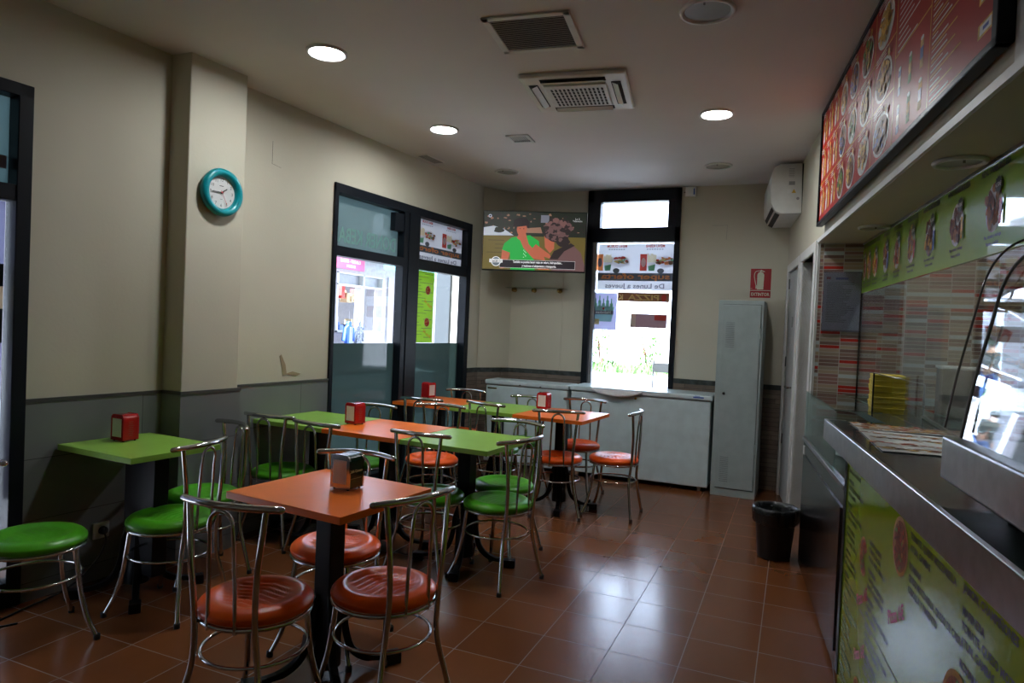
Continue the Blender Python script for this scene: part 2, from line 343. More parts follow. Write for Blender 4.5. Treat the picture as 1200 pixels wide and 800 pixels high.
# right wall with two doors, beam over the counter opening
D4 = (rs(6.60), rs(5.90), -.1, 2.03); D5 = (rs(5.70), rs(5.04), -.1, 2.03)
b = B(WR); panel(b, 0, rs(4.93), 0, CZ, [D4, D5], .14); panel(b, rs(4.93), rs(-1.7), 2.10, CZ, [], .27); panel(b, rs(-1.0), rs(-1.7), 0, 2.1, [], .14)
st(b.build('wall_right', 'plaster'))
b = B(WR); b.box(rs(4.93), 2.073, -.265, rs(-1.7), 2.101, .012); b.box(rs(1.93), 2.101, -.01, rs(1.70), CZ, .012); b.box(rs(4.960), .0, -.01, rs(4.920), 2.08, .006); st(b.build('trim_4', 'whitep'))
b = B(WR); b.box(rs(4.93), 2.071, -.262, rs(-1.6), 2.0735, .0); st(b.build('trim_5', 'plaster'))
for i, (D, name) in enumerate(((D4, 'door_1'), (D5, 'door_2'))):
    r = bpy.data.objects.new(name, None); COL.objects.link(r); r.matrix_world = WR @ Matrix.Translation((D[0], 0, 0)); st(r, ['pale grey door in the far right corner beside the locker', 'pale grey door recessed in white frame next to the counter'][i])
    wd = D[1] - D[0]; b = B()
    for a0, a1 in ((-.075, 0), (wd, wd + .075)): b.box(a0, 0, -.13, a1, D[3] + .07, .016)
    b.box(0, D[3], -.13, wd, D[3] + .07, .016); b.box(-.0, 0, -.13, .015, D[3], -.02 - .07 * i); b.box(wd - .015, 0, -.13, wd, D[3], -.02 - .07 * i)
    b.build('door_frame', 'whitep', r, bevel=.004)
    zz = -.005 - .075 * i; lf = B().box(.012, .008, zz - .036, wd - .012, D[3] - .006, zz).build('door_leaf', 'door', r, bevel=.003)
    for k in range(3): B().box(.004, .48 + k * .70, zz - .01, .030, .57 + k * .70, zz + .009).build('hinge', 'steeld', r, bevel=.002)
    hx = wd - .07; b = B(); b.box(hx - .018, .90, zz, hx + .018, 1.10, zz + .006); b.tube(smoothpath([(hx, 1.03, zz), (hx, 1.03, zz + .045), (hx - .03, 1.03, zz + .052), (hx - .12, 1.03, zz + .05)]), .009, 0, 8, round_=True)
    b.build('door_handle', 'chrome', r)
    if i == 0: B().box(.30, 1.53, zz, .38, 1.62, zz + .002).build('door_sign', 'grey', r)
    else: B().box(.22, 1.52, zz, .30, 1.64, zz + .002).build('door_sign', 'grey', r)
def window(name, F, X0, X1, Y0, Y1, bars, panes, label, depth=.075, fw=.06):
    r = bpy.data.objects.new(name, None); COL.objects.link(r); r.matrix_world = F; st(r, label)
    b = B()
    for (a0, a1, c0, c1, d) in bars: b.box(a0, c0, -depth, a1, c1, d)
    b.build('window_frame', 'black', r, bevel=.004)
    for (a0, a1, c0, c1, mt_, nm) in panes:
        B().box(a0, c0, -.064, a1, c1, -.060).build(nm, mt_, r)
    return r
# unseen closing walls of the room and the kitchen
st(B().box(-3.9, -1.9, 0, 3.2, -1.7, CZ).build('wall_front', 'plaster'))
st(B().box(3.0, -1.7, 0, 3.2, 7.0, CZ).build('wall_kitchen', 'whitep'))
st(B().box(rx(4.922) + .003, 4.922, 0, 3.1, 5.12, CZ).build('wall_mosaic', 'mosaic'))
st(B().box(.2, 5.12, 0, 3.1, 7.0, CZ).build('wall_service_block', 'whitep'))
# ------------------------------------------------------------------ windows
x0, x1 = W2[0], W2[1]
w2 = window('window_2', WL, *W2, [(x0, 4.165, 0, 2.458, .018), (6.075, x1, 0, 2.458, .018), (x0, x1, 2.385, 2.458, .018), (5.01, 5.075, 0, 2.39, .012), (5.075, 5.225, 0, 2.39, .02), (5.225, 5.25, 0, 2.39, .012),
    (x0, 5.03, 1.915, 1.99, .012), (5.2, x1, 1.915, 2.01, .012), (x0, x1, 0, .16, .012)],
    [(4.165, 5.01, 1.99, 2.385, 'frostp', 'frosted_pane'), (4.165, 5.01, 1.245, 1.915, 'glass', 'pane'), (4.165, 5.01, .16, 1.245, 'frost', 'frosted_pane'),
     (5.25, 6.075, 2.01, 2.385, 'glass', 'pane'), (5.25, 6.075, 1.245, 1.915, 'glass', 'pane'), (5.25, 6.075, .16, 1.245, 'frost', 'frosted_pane')], 'tall black framed street window with frosted lower panes, left wall')
b = B()
b.text('DONER KEBAB', 4.59, 2.035, .165, -.058, 0, 'C', mirror=True, bold=.02, sx=.72); b.build('window_lettering', 'p_teal', w2)
B().box(4.885, 2.21, -.05, 5.008, 2.365, .004).build('door_closer', 'black', w2, bevel=.004)
w1 = window('window_1', WL, *W1, [(.70, .76, 0, 2.46, .018), (1.985, 2.05, 0, 2.46, .018), (.7, 2.05, 2.40, 2.46, .018), (.7, 2.05, 1.915, 1.99, .012), (.7, 2.05, 0, .12, .012)],
    [(.76, 1.985, 1.99, 2.40, 'frostp', 'frosted_pane'), (.76, 1.985, .12, 1.915, 'glass', 'pane')], 'black framed street window at the left edge with banded stickers')
w3 = window('window_3', WB, *W3, [(-2.055, -1.99, .8, 2.878, .03), (-1.155, -1.103, .8, 2.878, .03), (-2.055, -1.103, 2.755, 2.878, .03), (-2.055, -1.103, 2.345, 2.492, .03), (-2.055, -1.92, 2.40, 2.80, .028), (-1.228, -1.103, 2.40, 2.80, .028), (-2.055, -1.103, .8, .86, .02)],
    [(-1.92, -1.228, 2.49, 2.755, 'glass', 'pane'), (-1.99, -1.155, .86, 2.345, 'glass', 'pane')], 'bright black framed window in the back wall above the freezers')
B().box(-1.99, .86, -.055, -1.955, 2.345, -.01).build('side_jamb', 'grey', w3)
# ------------------------------------------------------------------ posters (printed outwards, so they read mirrored from inside)
def food(b, cx, cy, w_, h_, z, mi, rnd, n=26):
    """heap of flat food blobs; mi = list of material indexes"""
    for i in range(n):
        a = rnd.uniform(0, 2 * PI); r = rnd.random() ** .6
        b.ell(cx + w_ * .42 * r * math.cos(a), cy + h_ * .42 * r * math.sin(a), w_ * rnd.uniform(.06, .15), h_ * rnd.uniform(.06, .15), z + .00012 * i, rnd.choice(mi), 8, .25, rnd)
def oferta(F, x0, x1, y0, y1, name, label, rnd):
    mats = ['sheet', 'p_red', 'p_hazed_black', 'p_org', 'p_grey', 'p_yel', 'p_brown', 'p_green', 'p_blue']
    t = thing(name, label, 'poster', m=F); b = B(); W_, Hh = x1 - x0, y1 - y0; z = -.056
    b.box(x0, y0, z - .001, x1, y1, z, 0); z1 = z + .0006
    def Y(v): return y0 + Hh * v
    def X(v): return x1 - W_ * v          # reads from outside: start at the right seen from inside
    b.text('MENU KEBAB', X(.25), Y(.925), Hh * .085, z1, 1, 'C', True, bold=.03, sx=.8); b.text('MENU DURUM', X(.75), Y(.925), Hh * .085, z1, 1, 'C', True, bold=.03, sx=.8)
    for c in (.25, .75):
        for k in range(7): b.rect(X(c) - W_ * .11 + k * W_ * .032, Y(.875), X(c) - W_ * .11 + k * W_ * .032 + W_ * .02, Y(.893), z1, 4)
    for k, c in enumerate((.12, .70)):
        b.ell(X(c), Y(.62), W_ * .13, Hh * .13, z1, 0, 20); food(b, X(c), Y(.63), W_ * .24, Hh * .20, z1 + .0004, [6, 7, 3, 1, 5], rnd)
        for j in range(9): xx = X(c + .17) - W_ * .055 + j * W_ * .013; b.rect(xx, Y(.60), xx + W_ * .009, Y(.60 + rnd.uniform(.12, .2)), z1 + .0003 + j * .0001, 5)
        b.poly([(X(c + .17) - W_ * .055, Y(.60)), (X(c + .17) + W_ * .06, Y(.60)), (X(c + .17) + W_ * .04, Y(.42)), (X(c + .17) - W_ * .035, Y(.42))], z1 + .002, 0)
        b.poly([(X(c + .17) - W_ * .045, Y(.52)), (X(c + .17) + W_ * .05, Y(.56)), (X(c + .17) + W_ * .04, Y(.42)), (X(c + .17) - W_ * .035, Y(.42))], z1 + .0024, 7)
        xc = X(c + .27); b.rect(xc - W_ * .05, Y(.42), xc + W_ * .04, Y(.78), z1 + .0005, [1, 3][k]); b.ell(xc - W_ * .005, Y(.60), W_ * .03, Hh * .10, z1 + .0012, [0, 8][k], 14)
        b.ell(X(c + .05), Y(.42), W_ * .045, Hh * .055, z1 + .0028, [2, 2][k], 14)
    b.rect(x0, Y(.20), x1, Y(.37), z1 + .0001, 2)
    b.text('super oferta', (x0 + x1) / 2, Y(.245), Hh * .165, z1 + .0006, 3, 'C', True, bold=.03, sx=1.18 * W_ / (Hh * 1.2) * 1.12)
    b.text('De Lunes a Jueves', (x0 + x1) / 2, Y(.045), Hh * .145, z1, 4, 'C', True, bold=.02, sx=.88 * W_ / (Hh * 1.2))
    b.build('printed_sheet', mats, t); return t
oferta(WB, -1.945, -1.157, 1.862, 2.335, 'poster', 'mirrored super oferta poster on upper part of the bright back window', random.Random(4))
oferta(WL, 5.25, 6.075, 2.01, 2.385, 'poster', 'mirrored super oferta poster in the top right pane of the left wall window', random.Random(5))
# drinks poster
t = thing('poster', 'pale drinks poster with bottles in green bucket, lower left of back window', 'poster', m=WB)
b = B(); z = -.052; b.box(-2.005, 1.445, z - .001, -1.722, 1.83, z, 0); z += .0006
for k in range(5):
    cx = -1.95 + k * .042; h_ = 1.72 + .03 * (k % 2); b.rect(cx - .016, 1.60, cx + .016, h_, z + k * .0001, 3); b.rect(cx - .006, h_, cx + .006, h_ + .05, z + k * .0001, 3)
b.poly([(-1.98, 1.68), (-1.75, 1.68), (-1.775, 1.53), (-1.95, 1.53)], z + .001, 1); b.ell(-1.863, 1.68, .116, .012, z + .0012, 1)
b.rect(-1.972, 1.605, -1.756, 1.643, z + .0016, 2); b.text('Heineken', -1.864, 1.612, .042, z + .002, 4, 'C', True, bold=.02)
b.ell(-1.863, 1.665, .012, .012, z + .002, 5); b.rect(-1.985, 1.50, -1.905, 1.555, z + .002, 6); b.text('1,00€', -1.945, 1.515, .034, z + .0025, 2, 'C', True)
b.build('printed_sheet', ['p_lilac', 'p_teal', 'p_grey', 'p_green', 'sheet', 'p_red', 'p_yel'], t)
t = thing('poster', 'narrow brown PIZZA strip seen mirrored under the super oferta poster', 'poster', m=WB)
b = B(); z = -.054; b.box(-1.72, 1.745, z - .001, -1.19, 1.838, z, 0); b.text('PIZZA', -1.29, 1.762, .078, z + .001, 1, 'L', True, bold=.03, sx=1.5); b.ell(-1.245, 1.79, .026, .034, z + .001, 2)
b.text('K', -1.66, 1.762, .078, z + .001, 1, 'L', True, bold=.03); b.build('printed_sheet', ['p_brown', 'p_yel', 'p_red'], t)
t = thing('poster', 'mauve brown rectangular sticker halfway down the back window', 'poster', m=WB)
b = B(); z = -.054; b.box(-1.575, 1.482, z - .001, -1.205, 1.622, z, 0); b.rect(-1.33, 1.56, -1.215, 1.612, z + .001, 1); b.rect(-1.57, 1.49, -1.52, 1.615, z + .001, 2); b.build('printed_sheet', ['p_mauve', 'p_red', 'p_beige'], t)
def pizza_shape(b, cx, cy, r, z, mc, mt_, rnd, miss=False, sx=1.):
    n = 28; a0 = .5 if miss else 0; a1 = 2 * PI - (.7 if miss else 0)
    def ring(rr): return [(cx + sx * rr * math.cos(a0 + (a1 - a0) * i / n), cy + rr * math.sin(a0 + (a1 - a0) * i / n)) for i in range(n + (1 if miss else 0))]
    b.poly(([(cx, cy)] if miss else []) + ring(r), z, mc); b.poly(([(cx, cy)] if miss else []) + ring(r * .86), z + .0004, mt_)
    for i in range(24):
        a = rnd.uniform(a0 + .2, a1 - .2); q_ = r * .78 * math.sqrt(rnd.random()); b.ell(cx + sx * q_ * math.cos(a), cy + q_ * math.sin(a), sx * r * .09, r * .09, z + .0006 + i * .00002, rnd.choice([mc, mt_ + 1, mt_ + 2]), 8)
t = thing('poster', 'lime green pizza menu sheet in the right pane of the left wall window', 'poster', m=WL)
b = B(); z = -.054; b.box(5.25, 1.25, z - .001, 5.60, 1.912, z, 0); z += .0006; rnd = random.Random(8)
for k in range(22):
    yy = 1.885 - k * .028; L = rnd.uniform(.10, .24); b.rect(5.57 - L * .0 - L, yy, 5.575 - .0, yy + .005, z, 1) if k % 3 == 0 else b.rect(5.27, yy, 5.27 + L, yy + .004, z, 1)
for cy_ in (1.74, 1.44): pizza_shape(b, 5.50, cy_, .045, z + .0005, 2, 3, rnd)
for cy_ in (1.60, 1.32): b.text('Pizza 6€', 5.50, cy_, .042, z + .001, 4, 'C', True, rot=-.5, bold=.02)
b.build('printed_sheet', ['p_lime', 'p_grey', 'p_beige', 'p_red', 'p_org', 'p_yel'], t)
t = thing('sticker', 'stacked lilac, dark and beige sticker bands on the window at left edge', 'sticker', m=WL)
b = B(); z = -.054
for y0, y1, mi in ((1.62, 1.912, 0), (1.515, 1.62, 1), (1.41, 1.515, 2), (1.25, 1.41, 1), (.50, 1.25, 3)): b.box(.78, y0, z - .001, 1.975, y1, z, mi)
for k in range(5): b.rect(1.2, 1.66 + k * .03, 1.93 - .05 * (k % 2), 1.664 + k * .03, z + .001, 4)
b.rect(1.80, 1.78, 1.94, 1.89, z + .0008, 4); b.box(.78, 2.065, z - .001, 1.975, 2.125, z, 5)
b.build('printed_sheet', ['p_lilac', 'p_dark', 'p_beige', 'p_lilac', 'p_grey', 'p_mauve'], t)
# ------------------------------------------------------------------ counter, display cases, kitchen
# base face line of the counter
BF = frame(.219, 3.121, 0, .077 - .219, 4.566 - 3.121)     # local x runs AWAY from camera, normal would face +x; so build own frame
bd = Vector((.219 - .077, 3.121 - 4.566, 0)).normalized()
BFm = Matrix(((bd.x, 0, bd.y, .219), (bd.y, 0, -bd.x, 3.121), (0, 1, 0, 0), (0, 0, 0, 1)))   # x toward camera, y up, z out to the room
ct = thing('service_counter', 'steel edged service counter fronted by lime green pizza menu panel', 'counter', m=BFm)
b = B(); b.box(.0, .05, -.62, 3.85, 1.015, -.012); b.build('counter_body', 'steeld', ct)
b = B(); b.box(.035, .0, -.60, 3.85, .05, -.04); b.build('plinth', 'dark', ct)
b = B(); b.box(-.36, 1.018, -.80, 3.85, 1.058, .038, 0); b.build('worktop', 'top', ct, bevel=.003)
b = B(); b.box(-.365, .965, .030, 3.85, 1.060, .044); b.box(-.369, .965, -.05, -.362, 1.060, .044); b.build('worktop_edge', 'steel', ct, bevel=.003)
# lime panel
rnd = random.Random(21); b = B(); z = 0.
b.box(.045, .0, -.012, 3.85, .966, z, 0); z += .0008
words = ['CAMPESINA', 'TOMATE, MOZZARELLA', 'JAMON, CHAMPIÑONES', 'MARINERA', 'TOMATE, QUESO MOZZARELLA', 'ATUN, GAMBAS', 'ROMANA', 'QUESO MOZZARELLA, QUESO DE CABRA', 'CEBOLLA Y PIMIENTO', 'CUATRO QUESOS', 'TOMATE, BACON', 'POLLO, MAIZ, CEBOLLA']
def column(xa, ya, yb, size, wmax, skip=()):
    y = ya; k = rnd.randrange(5)
    while y > yb:
        wd = words[k % 12]; k += 1
        if not any(s0 < y < s1 for s0, s1 in skip):
            L = len(wd) * size * .62; b.text(wd, xa, y, size, z, 1, 'L', bold=.03, sx=min(1, wmax / L))
        y -= size * (1.25 if k % 3 else 1.9)
column(.075, .925, .03, .021, .30); column(.50, .925, .03, .022, .34, ((.74, .95),)); column(1.00, .925, .03, .026, .46, ((.50, .70),)); column(1.42, .9, .03, .026, .5); column(2.1, .9, .03, .03, .6)
pizza_shape(b, .42, .66, .070, z + .001, 2, 3, rnd, True, .9); pizza_shape(b, .90, .84, .085, z + .001, 2, 3, rnd)
pizza_shape(b, 1.42, .62, .10, z + .001, 2, 3, rnd); pizza_shape(b, .42, .16, .06, z + .001, 2, 3, rnd); pizza_shape(b, 2.0, .5, .12, z + .001, 2, 3, rnd)
for xx, yy in ((.44, .50), (.90, .62), (.44, .30), (1.45, .42)): b.text('Pizza 6€', xx, yy, .055, z + .0015, 6, 'C', rot=.45, bold=.03)
for yy in (.34, .46): b.rect(.40, yy, 1.3, yy + .004, z + .0002, 7)
b.build('menu_panel', ['lime', 'ink', 'crust', 'pizza', 'food5', 'food4', 'redink', 'ink'], ct)
B().box(.0, .05, -.02, .045, .966, .004).build('corner_post', 'black', ct)
# far glass-topped display case
dc = thing('display_case', 'low steel display case with glass upper half at far end of counter', 'display case', m=BFm)
b = B(); b.box(-1.47, .03, -.55, -.01, .80, 0); b.build('steel_base', 'steeld', dc, bevel=.003)
b = B(); b.box(-1.40, .10, 0, -.06, .72, .008); b.build('base_panel', 'steeld', dc, bevel=.002)
b = B(); b.box(-1.475, .80, -.02, -.005, .825, .008); b.build('rail', 'steel', dc, bevel=.002)
B().box(-1.455, .72, .0, -1.40, .77, .004).build('label_plate', 'white', dc)
b = B(); b.box(-1.47, .825, -.008, -.35, 1.10, -.001); b.box(-1.47, .825, -.55, -1.464, 1.10, -.008); b.build('front_glass', 'glassk', dc)
b = B(); b.box(-1.47, 1.10, -.20, -.36, 1.108, 0.); b.build('glass_top', 'glassk', dc)
b = B(); b.box(-1.46, .92, -.50, -.36, .928, -.02); b.build('glass_shelf', 'glassk', dc)
b = B(); b.box(-1.46, .825, -.55, -.02, .835, -.01); b.box(-1.46, .825, -.56, -.02, 1.02, -.55); b.build('case_floor', 'steel', dc)
# plates inside the case
p0 = thing('plate_stack', 'stack of white plates inside the far glass display case, nearer the corner', 'plates', m=BFm @ Matrix.Translation((-1.05, .835, -.14)) @ Matrix.Rotation(-PI / 2, 4, 'X'))
b = B()
for k in range(7): b.lathe([(0, .0 + k * .011), (.06, k * .011), (.095, .010 + k * .011), (.095, .014 + k * .011), (.055, .006 + k * .011), (0, .006 + k * .011)], 0, 24)
b.build('plates', 'white', p0)
dup(p0, 'stack of white plates inside the glass display case, closer to camera', m=BFm @ Matrix.Translation((-.70, .835, -.16)) @ Matrix.Rotation(-PI / 2, 4, 'X'))
# rear worktop
b = B(BFm); b.box(-1.75, .0, -.60, -.37, 1.02, -.57, 1); b.box(-1.75, 1.02, -.60, -.37, 1.055, -.22, 0); tag(b.build('back_worktop', ['top', 'steeld']), 'dark worktop behind the glass display case under the yellow boxes', 'worktop')
# steel food warmer with curved glass near the camera
vd = Vector((.390 - .348, 1.449 - 1.970, 0)).normalized()
VM = Matrix(((vd.x, 0, vd.y, .348), (vd.y, 0, -vd.x, 1.970), (0, 1, 0, 0), (0, 0, 0, 1)))     # x toward camera, y up, z out
vt = thing('food_warmer', 'steel food warmer with curved glass on counter at right edge', 'food warmer', m=VM)
b = B(); b.box(0, 1.095, -.62, 1.5, 1.20, 0.); b.build('steel_housing', 'steel', vt, bevel=.006)
b = B(); [b.box(x, 1.058, z_, x + .05, 1.096, z_ + .05) for x in (.12, 1.3) for z_ in (-.58, -.16)]; b.build('rubber_feet', 'rubber', vt)
prof = [(-.035, 1.20), (-.055, 1.33), (-.085, 1.48), (-.105, 1.575), (-.135, 1.635), (-.185, 1.672), (-.27, 1.685), (-.60, 1.69)]
prof = [(p.x, p.y) for p in smoothpath([(z_, y_, 0) for z_, y_ in prof], 4)]
def sheet(b, x0, x1, pr_, t=.005):
    n = len(pr_); vs = [(x, y_, z_) for x in (x0, x1) for z_, y_ in pr_]; b.add(vs, [(i, i + 1, i + 1 + n, i + n) for i in range(n - 1)], 0, True)
b = B(); sheet(b, .02, 1.48, prof); b.build('curved_glass', 'glasst', vt)
b = B(); b.add([(.03, y_, z_) for z_, y_ in prof] + [(.03, 1.20, -.60)], [tuple(range(len(prof) + 1))]); b.build('end_glass', 'glasst', vt)
b = B(); b.tube([(.022, y_, z_) for z_, y_ in prof], .0042, 0, 8); b.build('glass_gasket', 'grey', vt)
b = B(); b.tube([(-.006 + .0, y_ + .02, z_ + .028) for z_, y_ in prof], .0028, 0, 6); b.build('glass_edge', 'steeld', vt)
b = B(); b.box(.33, 1.20, -.20, .365, 1.68, -.165); b.box(.33, 1.20, -.60, .365, 1.68, -.57); b.build('post', 'steeld', vt, bevel=.003)
b = B(); b.box(.12, 1.50, -.56, 1.45, 1.508, -.13); b.build('glass_shelf', 'glasst', vt)
b = B()
for k in range(9): b.tube([(.30, 1.235 + .0, -.12 - k * .05), (1.40, 1.235, -.12 - k * .05)], .005, 0, 6)
for xx in (.30, .85, 1.40): b.tube([(xx, 1.228, -.10), (xx, 1.228, -.55)], .006, 0, 6)
b.box(.28, 1.20, -.56, 1.42, 1.222, -.09); b.build('wire_rack', 'steeld', vt)
tray = thing('food_tray', 'small dark tray of food on the glass shelf inside food warmer', 'tray', m=VM @ Matrix.Translation((.62, 1.509, -.35)) @ Matrix.Rotation(-PI / 2, 4, 'X'))
b = B(); b.box(-.18, -.12, 0, .18, .12, .02); b.build('tray', 'blackm', tray, bevel=.004); rnd = random.Random(3); b = B()
for k in range(16): b.lathe([(0, 0), (.02, .004), (.024, .018), (.014, .03), (0, .034)], 0, 10, c=(rnd.uniform(-.14, .14), rnd.uniform(-.09, .09), .02))
b.build('food', 'food4', tray)
# glass screen behind counter and the lime banner above it
Bn0, Bn1 = Vector((.362, 5.068)), Vector((.624, 2.55)); bdir = (Bn1 - Bn0).normalized()
BNm = Matrix(((bdir.x, 0, bdir.y, Bn0.x), (bdir.y, 0, -bdir.x, Bn0.y), (0, 1, 0, 0), (0, 0, 0, 1)))
gs = thing('glass_screen', 'tall clear glass screen standing behind the counter under lime banner', 'glass screen', m=BNm)
B().box(.157, 1.06, -.006, 3.03, 1.74, 0).build('pane', 'glasst', gs)
b = B(); b.box(.150, 1.058, -.010, .160, 1.744, .004); b.build('edge_profile', 'steeld', gs)
bn = thing('menu_banner', 'long lime green hamburger menu banner above the kitchen counter', 'menu banner', m=BNm)
b = B(); b.box(.155, 1.745, -.02, 5.6, 2.070, .0, 0); z = .0008; rnd = random.Random(11)
items = [(.22, .09, 'HAMBURGUESA', 0), (.35, .12, 'HAMBURGUESA', 1), (.52, .14, 'MENU BURGER', 2), (.78, .15, 'ENSALADA', 3), (1.03, .15, 'BOCADILLO', 4), (1.30, .16, 'KEBAB PLATE', 5), (1.60, .17, 'MENU HAMBURGUESA', 6), (1.95, .18, 'MENU HAMBURGUESA', 7), (2.32, .18, 'MENU HAMBURGUESA', 8), (2.75, .2, 'MENU DURUM', 5), (3.2, .2, 'MENU KEBAB', 6)]
for x, w_, nm, k in items:
    b.text(nm, x, 2.030, .030, z, 1, 'C', bold=.05, sx=min(1.0, w_ * 1.35 / (len(nm) * .026 * .7)))
    if k in (4, 5): b.text('PLATE' if k == 5 else 'ESPECIAL', x, 2.000, .022, z, 1, 'C', bold=.03)
    b.ell(x, 1.905, w_ * .40, .085, z, 2, 20); pal = [[3, 4], [3, 5], [5, 6], [4, 3], [4, 3, 6], [5, 3, 4], [4, 4, 5], [4, 4, 3], [3, 3, 4]][k]
    food(b, x - .005, 1.91, w_ * .80, .175, z + .0004, pal, rnd, 34)
    b.rect(x + w_ * .34, 1.84, x + w_ * .34 + .022, 1.93, z + .0052, [7, 6, 7, 8, 5, 7, 8, 5, 7][k]); b.ell(x + w_ * .34 + .011, 1.93, .011, .006, z + .0053, 2, 10)
    n = 24; cx, cy_ = x + w_ * .26, 1.975; b.poly([(cx + (.034 if i % 2 else .024) * math.cos(PI * 2 * i / n), cy_ + (.034 if i % 2 else .024) * math.sin(PI * 2 * i / n)) for i in range(n)], z + .0056, 1)
    b.text(['2,50', '3,00', '3,50', '4,00', '4,50', '5,00', '5,50', '6,00', '6,50'][k] + '€', cx, cy_ - .007, .020, z + .0062, 2, 'C', bold=.02)
    b.text('Pan, tomate y lechuga', x, 1.803, .017, z, 1, 'C', bold=.05, sx=min(1, w_ / .17)); b.text('Patatas y bebida', x, 1.778, .017, z, 1, 'C', bold=.05, sx=min(1, w_ / .14))
b.build('printed_panel', ['limeb', 'ink', 'wht', 'food1', 'food2', 'food3', 'food5', 'redink', 'blueink'], bn)
B().box(.155, 2.058, -.02, 5.6, 2.072, .006).build('top_rail', 'steel', bn)
# small glass guard, boxes, bins behind it
g = thing('glass_guard', 'small steel edged glass guard in front of the yellow boxes', 'glass guard', (.38, 3.93, 1.056))
b = B(); b.add([(0, 0, 0), (.228, 0, 0), (.228, 0, .17), (0, 0, .214)], [(0, 1, 2, 3)]); b.build('pane', 'glasst', g)
b = B(); b.tube([(0, 0, .214), (.228, 0, .17)], .003, 0, 6); b.tube([(.228, 0, 0), (.228, 0, .17)], .005, 0, 8); b.build('edge_rail', 'steel', g)
b = B(); b.box(-.004, -.004, 0, .004, .004, .214); b.build('corner_strip', 'blackm', g)
b = B(); b.tube([(.228, 0, .008), (.225, -.9, .008)], .009, 0, 8); b.build('base_rail', 'steel', g)
ys = None
for k in range(7):
    lab = 'yellow cardboard box on the back worktop, %s' % ['bottom of the pile', 'second from the bottom', 'third from the bottom', 'in the middle of the pile', 'third from the top', 'second from the top', 'topmost of the pile'][k]
    b = B(); b.box(-.075, -.10, 0, .075, .10, .026); b.box(-.077, -.102, .018, .077, .102, .0285)
    o = b.build('cardboard_box', 'yellow', bevel=.002); o.location = (.462, 4.12 + .004 * (k % 2), 1.056 + k * .0288); o.rotation_euler = (0, 0, .03 * ((k * 5) % 3 - 1)); tag(o, lab, 'box', 'yellow boxes on the back worktop')
t = thing('steel_bin', 'tall pale metal container standing behind glass screen in the kitchen', 'container', (.84, 4.40, .839)); b = B(); b.box(-.09, -.1, 0, .09, .1, .46); b.build('body', 'steel', t, bevel=.008)
B().box(-.095, -.105, .46, .095, .105, .475).build('lid', 'white', t, bevel=.003)
t = thing('plastic_tub', 'small white plastic tub in front of the tall metal container', 'tub', (.90, 4.05, .839)); b = B(); b.lathe([(0, 0), (.07, 0), (.085, .19), (.09, .195), (.09, .205), (0, .207)], 0, 24); b.build('tub', 'white', t)
b = B(BNm); b.box(.30, 0, -.95, 1.5, .838, -.30); tag(b.build('kitchen_table', 'steel', bevel=.004), 'steel kitchen work table standing behind the glass screen', 'work table')
# plastic-sleeved notice taped to the mosaic
nm_ = frame(-.012, 4.92, -.0, 1, 0); t = thing('notice', 'plastic sleeved printed notice hanging on the mosaic wall beside counter', 'notice', m=nm_)
b = B(); z = .006; b.box(.165, 1.50, .001, .385, 1.875, z, 0); rnd = random.Random(2)
b.rect(.18, 1.835, .205, 1.85, z + .0006, 2); b.rect(.235, 1.832, .31, 1.846, z + .0006, 3)
for k in range(24): b.rect(.185, 1.81 - k * .0112, .185 + rnd.uniform(.09, .165), 1.8145 - k * .0112, z + .0006, 1)
b.build('sheet', ['wht', 'grey', 'redink', 'blueink'], t); B().box(.160, 1.49, .007, .392, 1.885, .0075).build('plastic_sleeve', glass('sleeve_plastic', (.85, .88, .95), 2.5, .15, (.5, .5, .6), .25), t)
# two paper menus on the counter
def papermenu(pts, label, seed, cols):
    t = thing('paper_menu', label, 'menu', (0, 0, 1.060)); rnd = random.Random(seed); P = [Vector(p) for p in pts]
    def uv(u, v): return ((P[0] * (1 - u) + P[1] * u) * (1 - v) + (P[3] * (1 - u) + P[2] * u) * v)
    b = B(); b.prism([tuple(uv(0, 0)), tuple(uv(1, 0)), tuple(uv(1, 1)), tuple(uv(0, 1))][::-1], 0, .0022, 0)
    for j in range(2):
        for i in range(cols):
            cu, cv = (i + .38) / cols, (j + .42) / 2
            for q_ in range(2):
                c = uv(cu + (.06 if q_ else 0), cv + (.16 if q_ else -.06)); food(b, c.x, c.y, .125, .075, .003, [2, 3, 4, 5] if q_ == 0 else [2, 5, 3], rnd, 14)
            for k in range(5):
                a, c_ = uv(cu + .13 + (.0), cv - .16 + k * .07), uv(cu + .13 + .11, cv - .16 + k * .07); d = (c_ - a).normalized() * 1.; n_ = Vector((-d.y, d.x)) * .004
                b.poly([tuple(a), tuple(c_), tuple(c_ + n_), tuple(a + n_)], .0028, 1)
    b.build('printed_sheet', ['wht', 'grey', 'food1', 'food3', 'food5', 'food2'], t)
papermenu([(.242, 3.40), (.585, 3.36), (.60, 3.19), (.262, 3.17)], 'paper food menu on the worktop, partly under the nearer menu', 1, 3)
papermenu([(.258, 3.15), (.60, 3.12), (.50, 2.60), (.287, 2.58)], 'paper food menu lying on counter, nearest the food warmer', 2, 3)
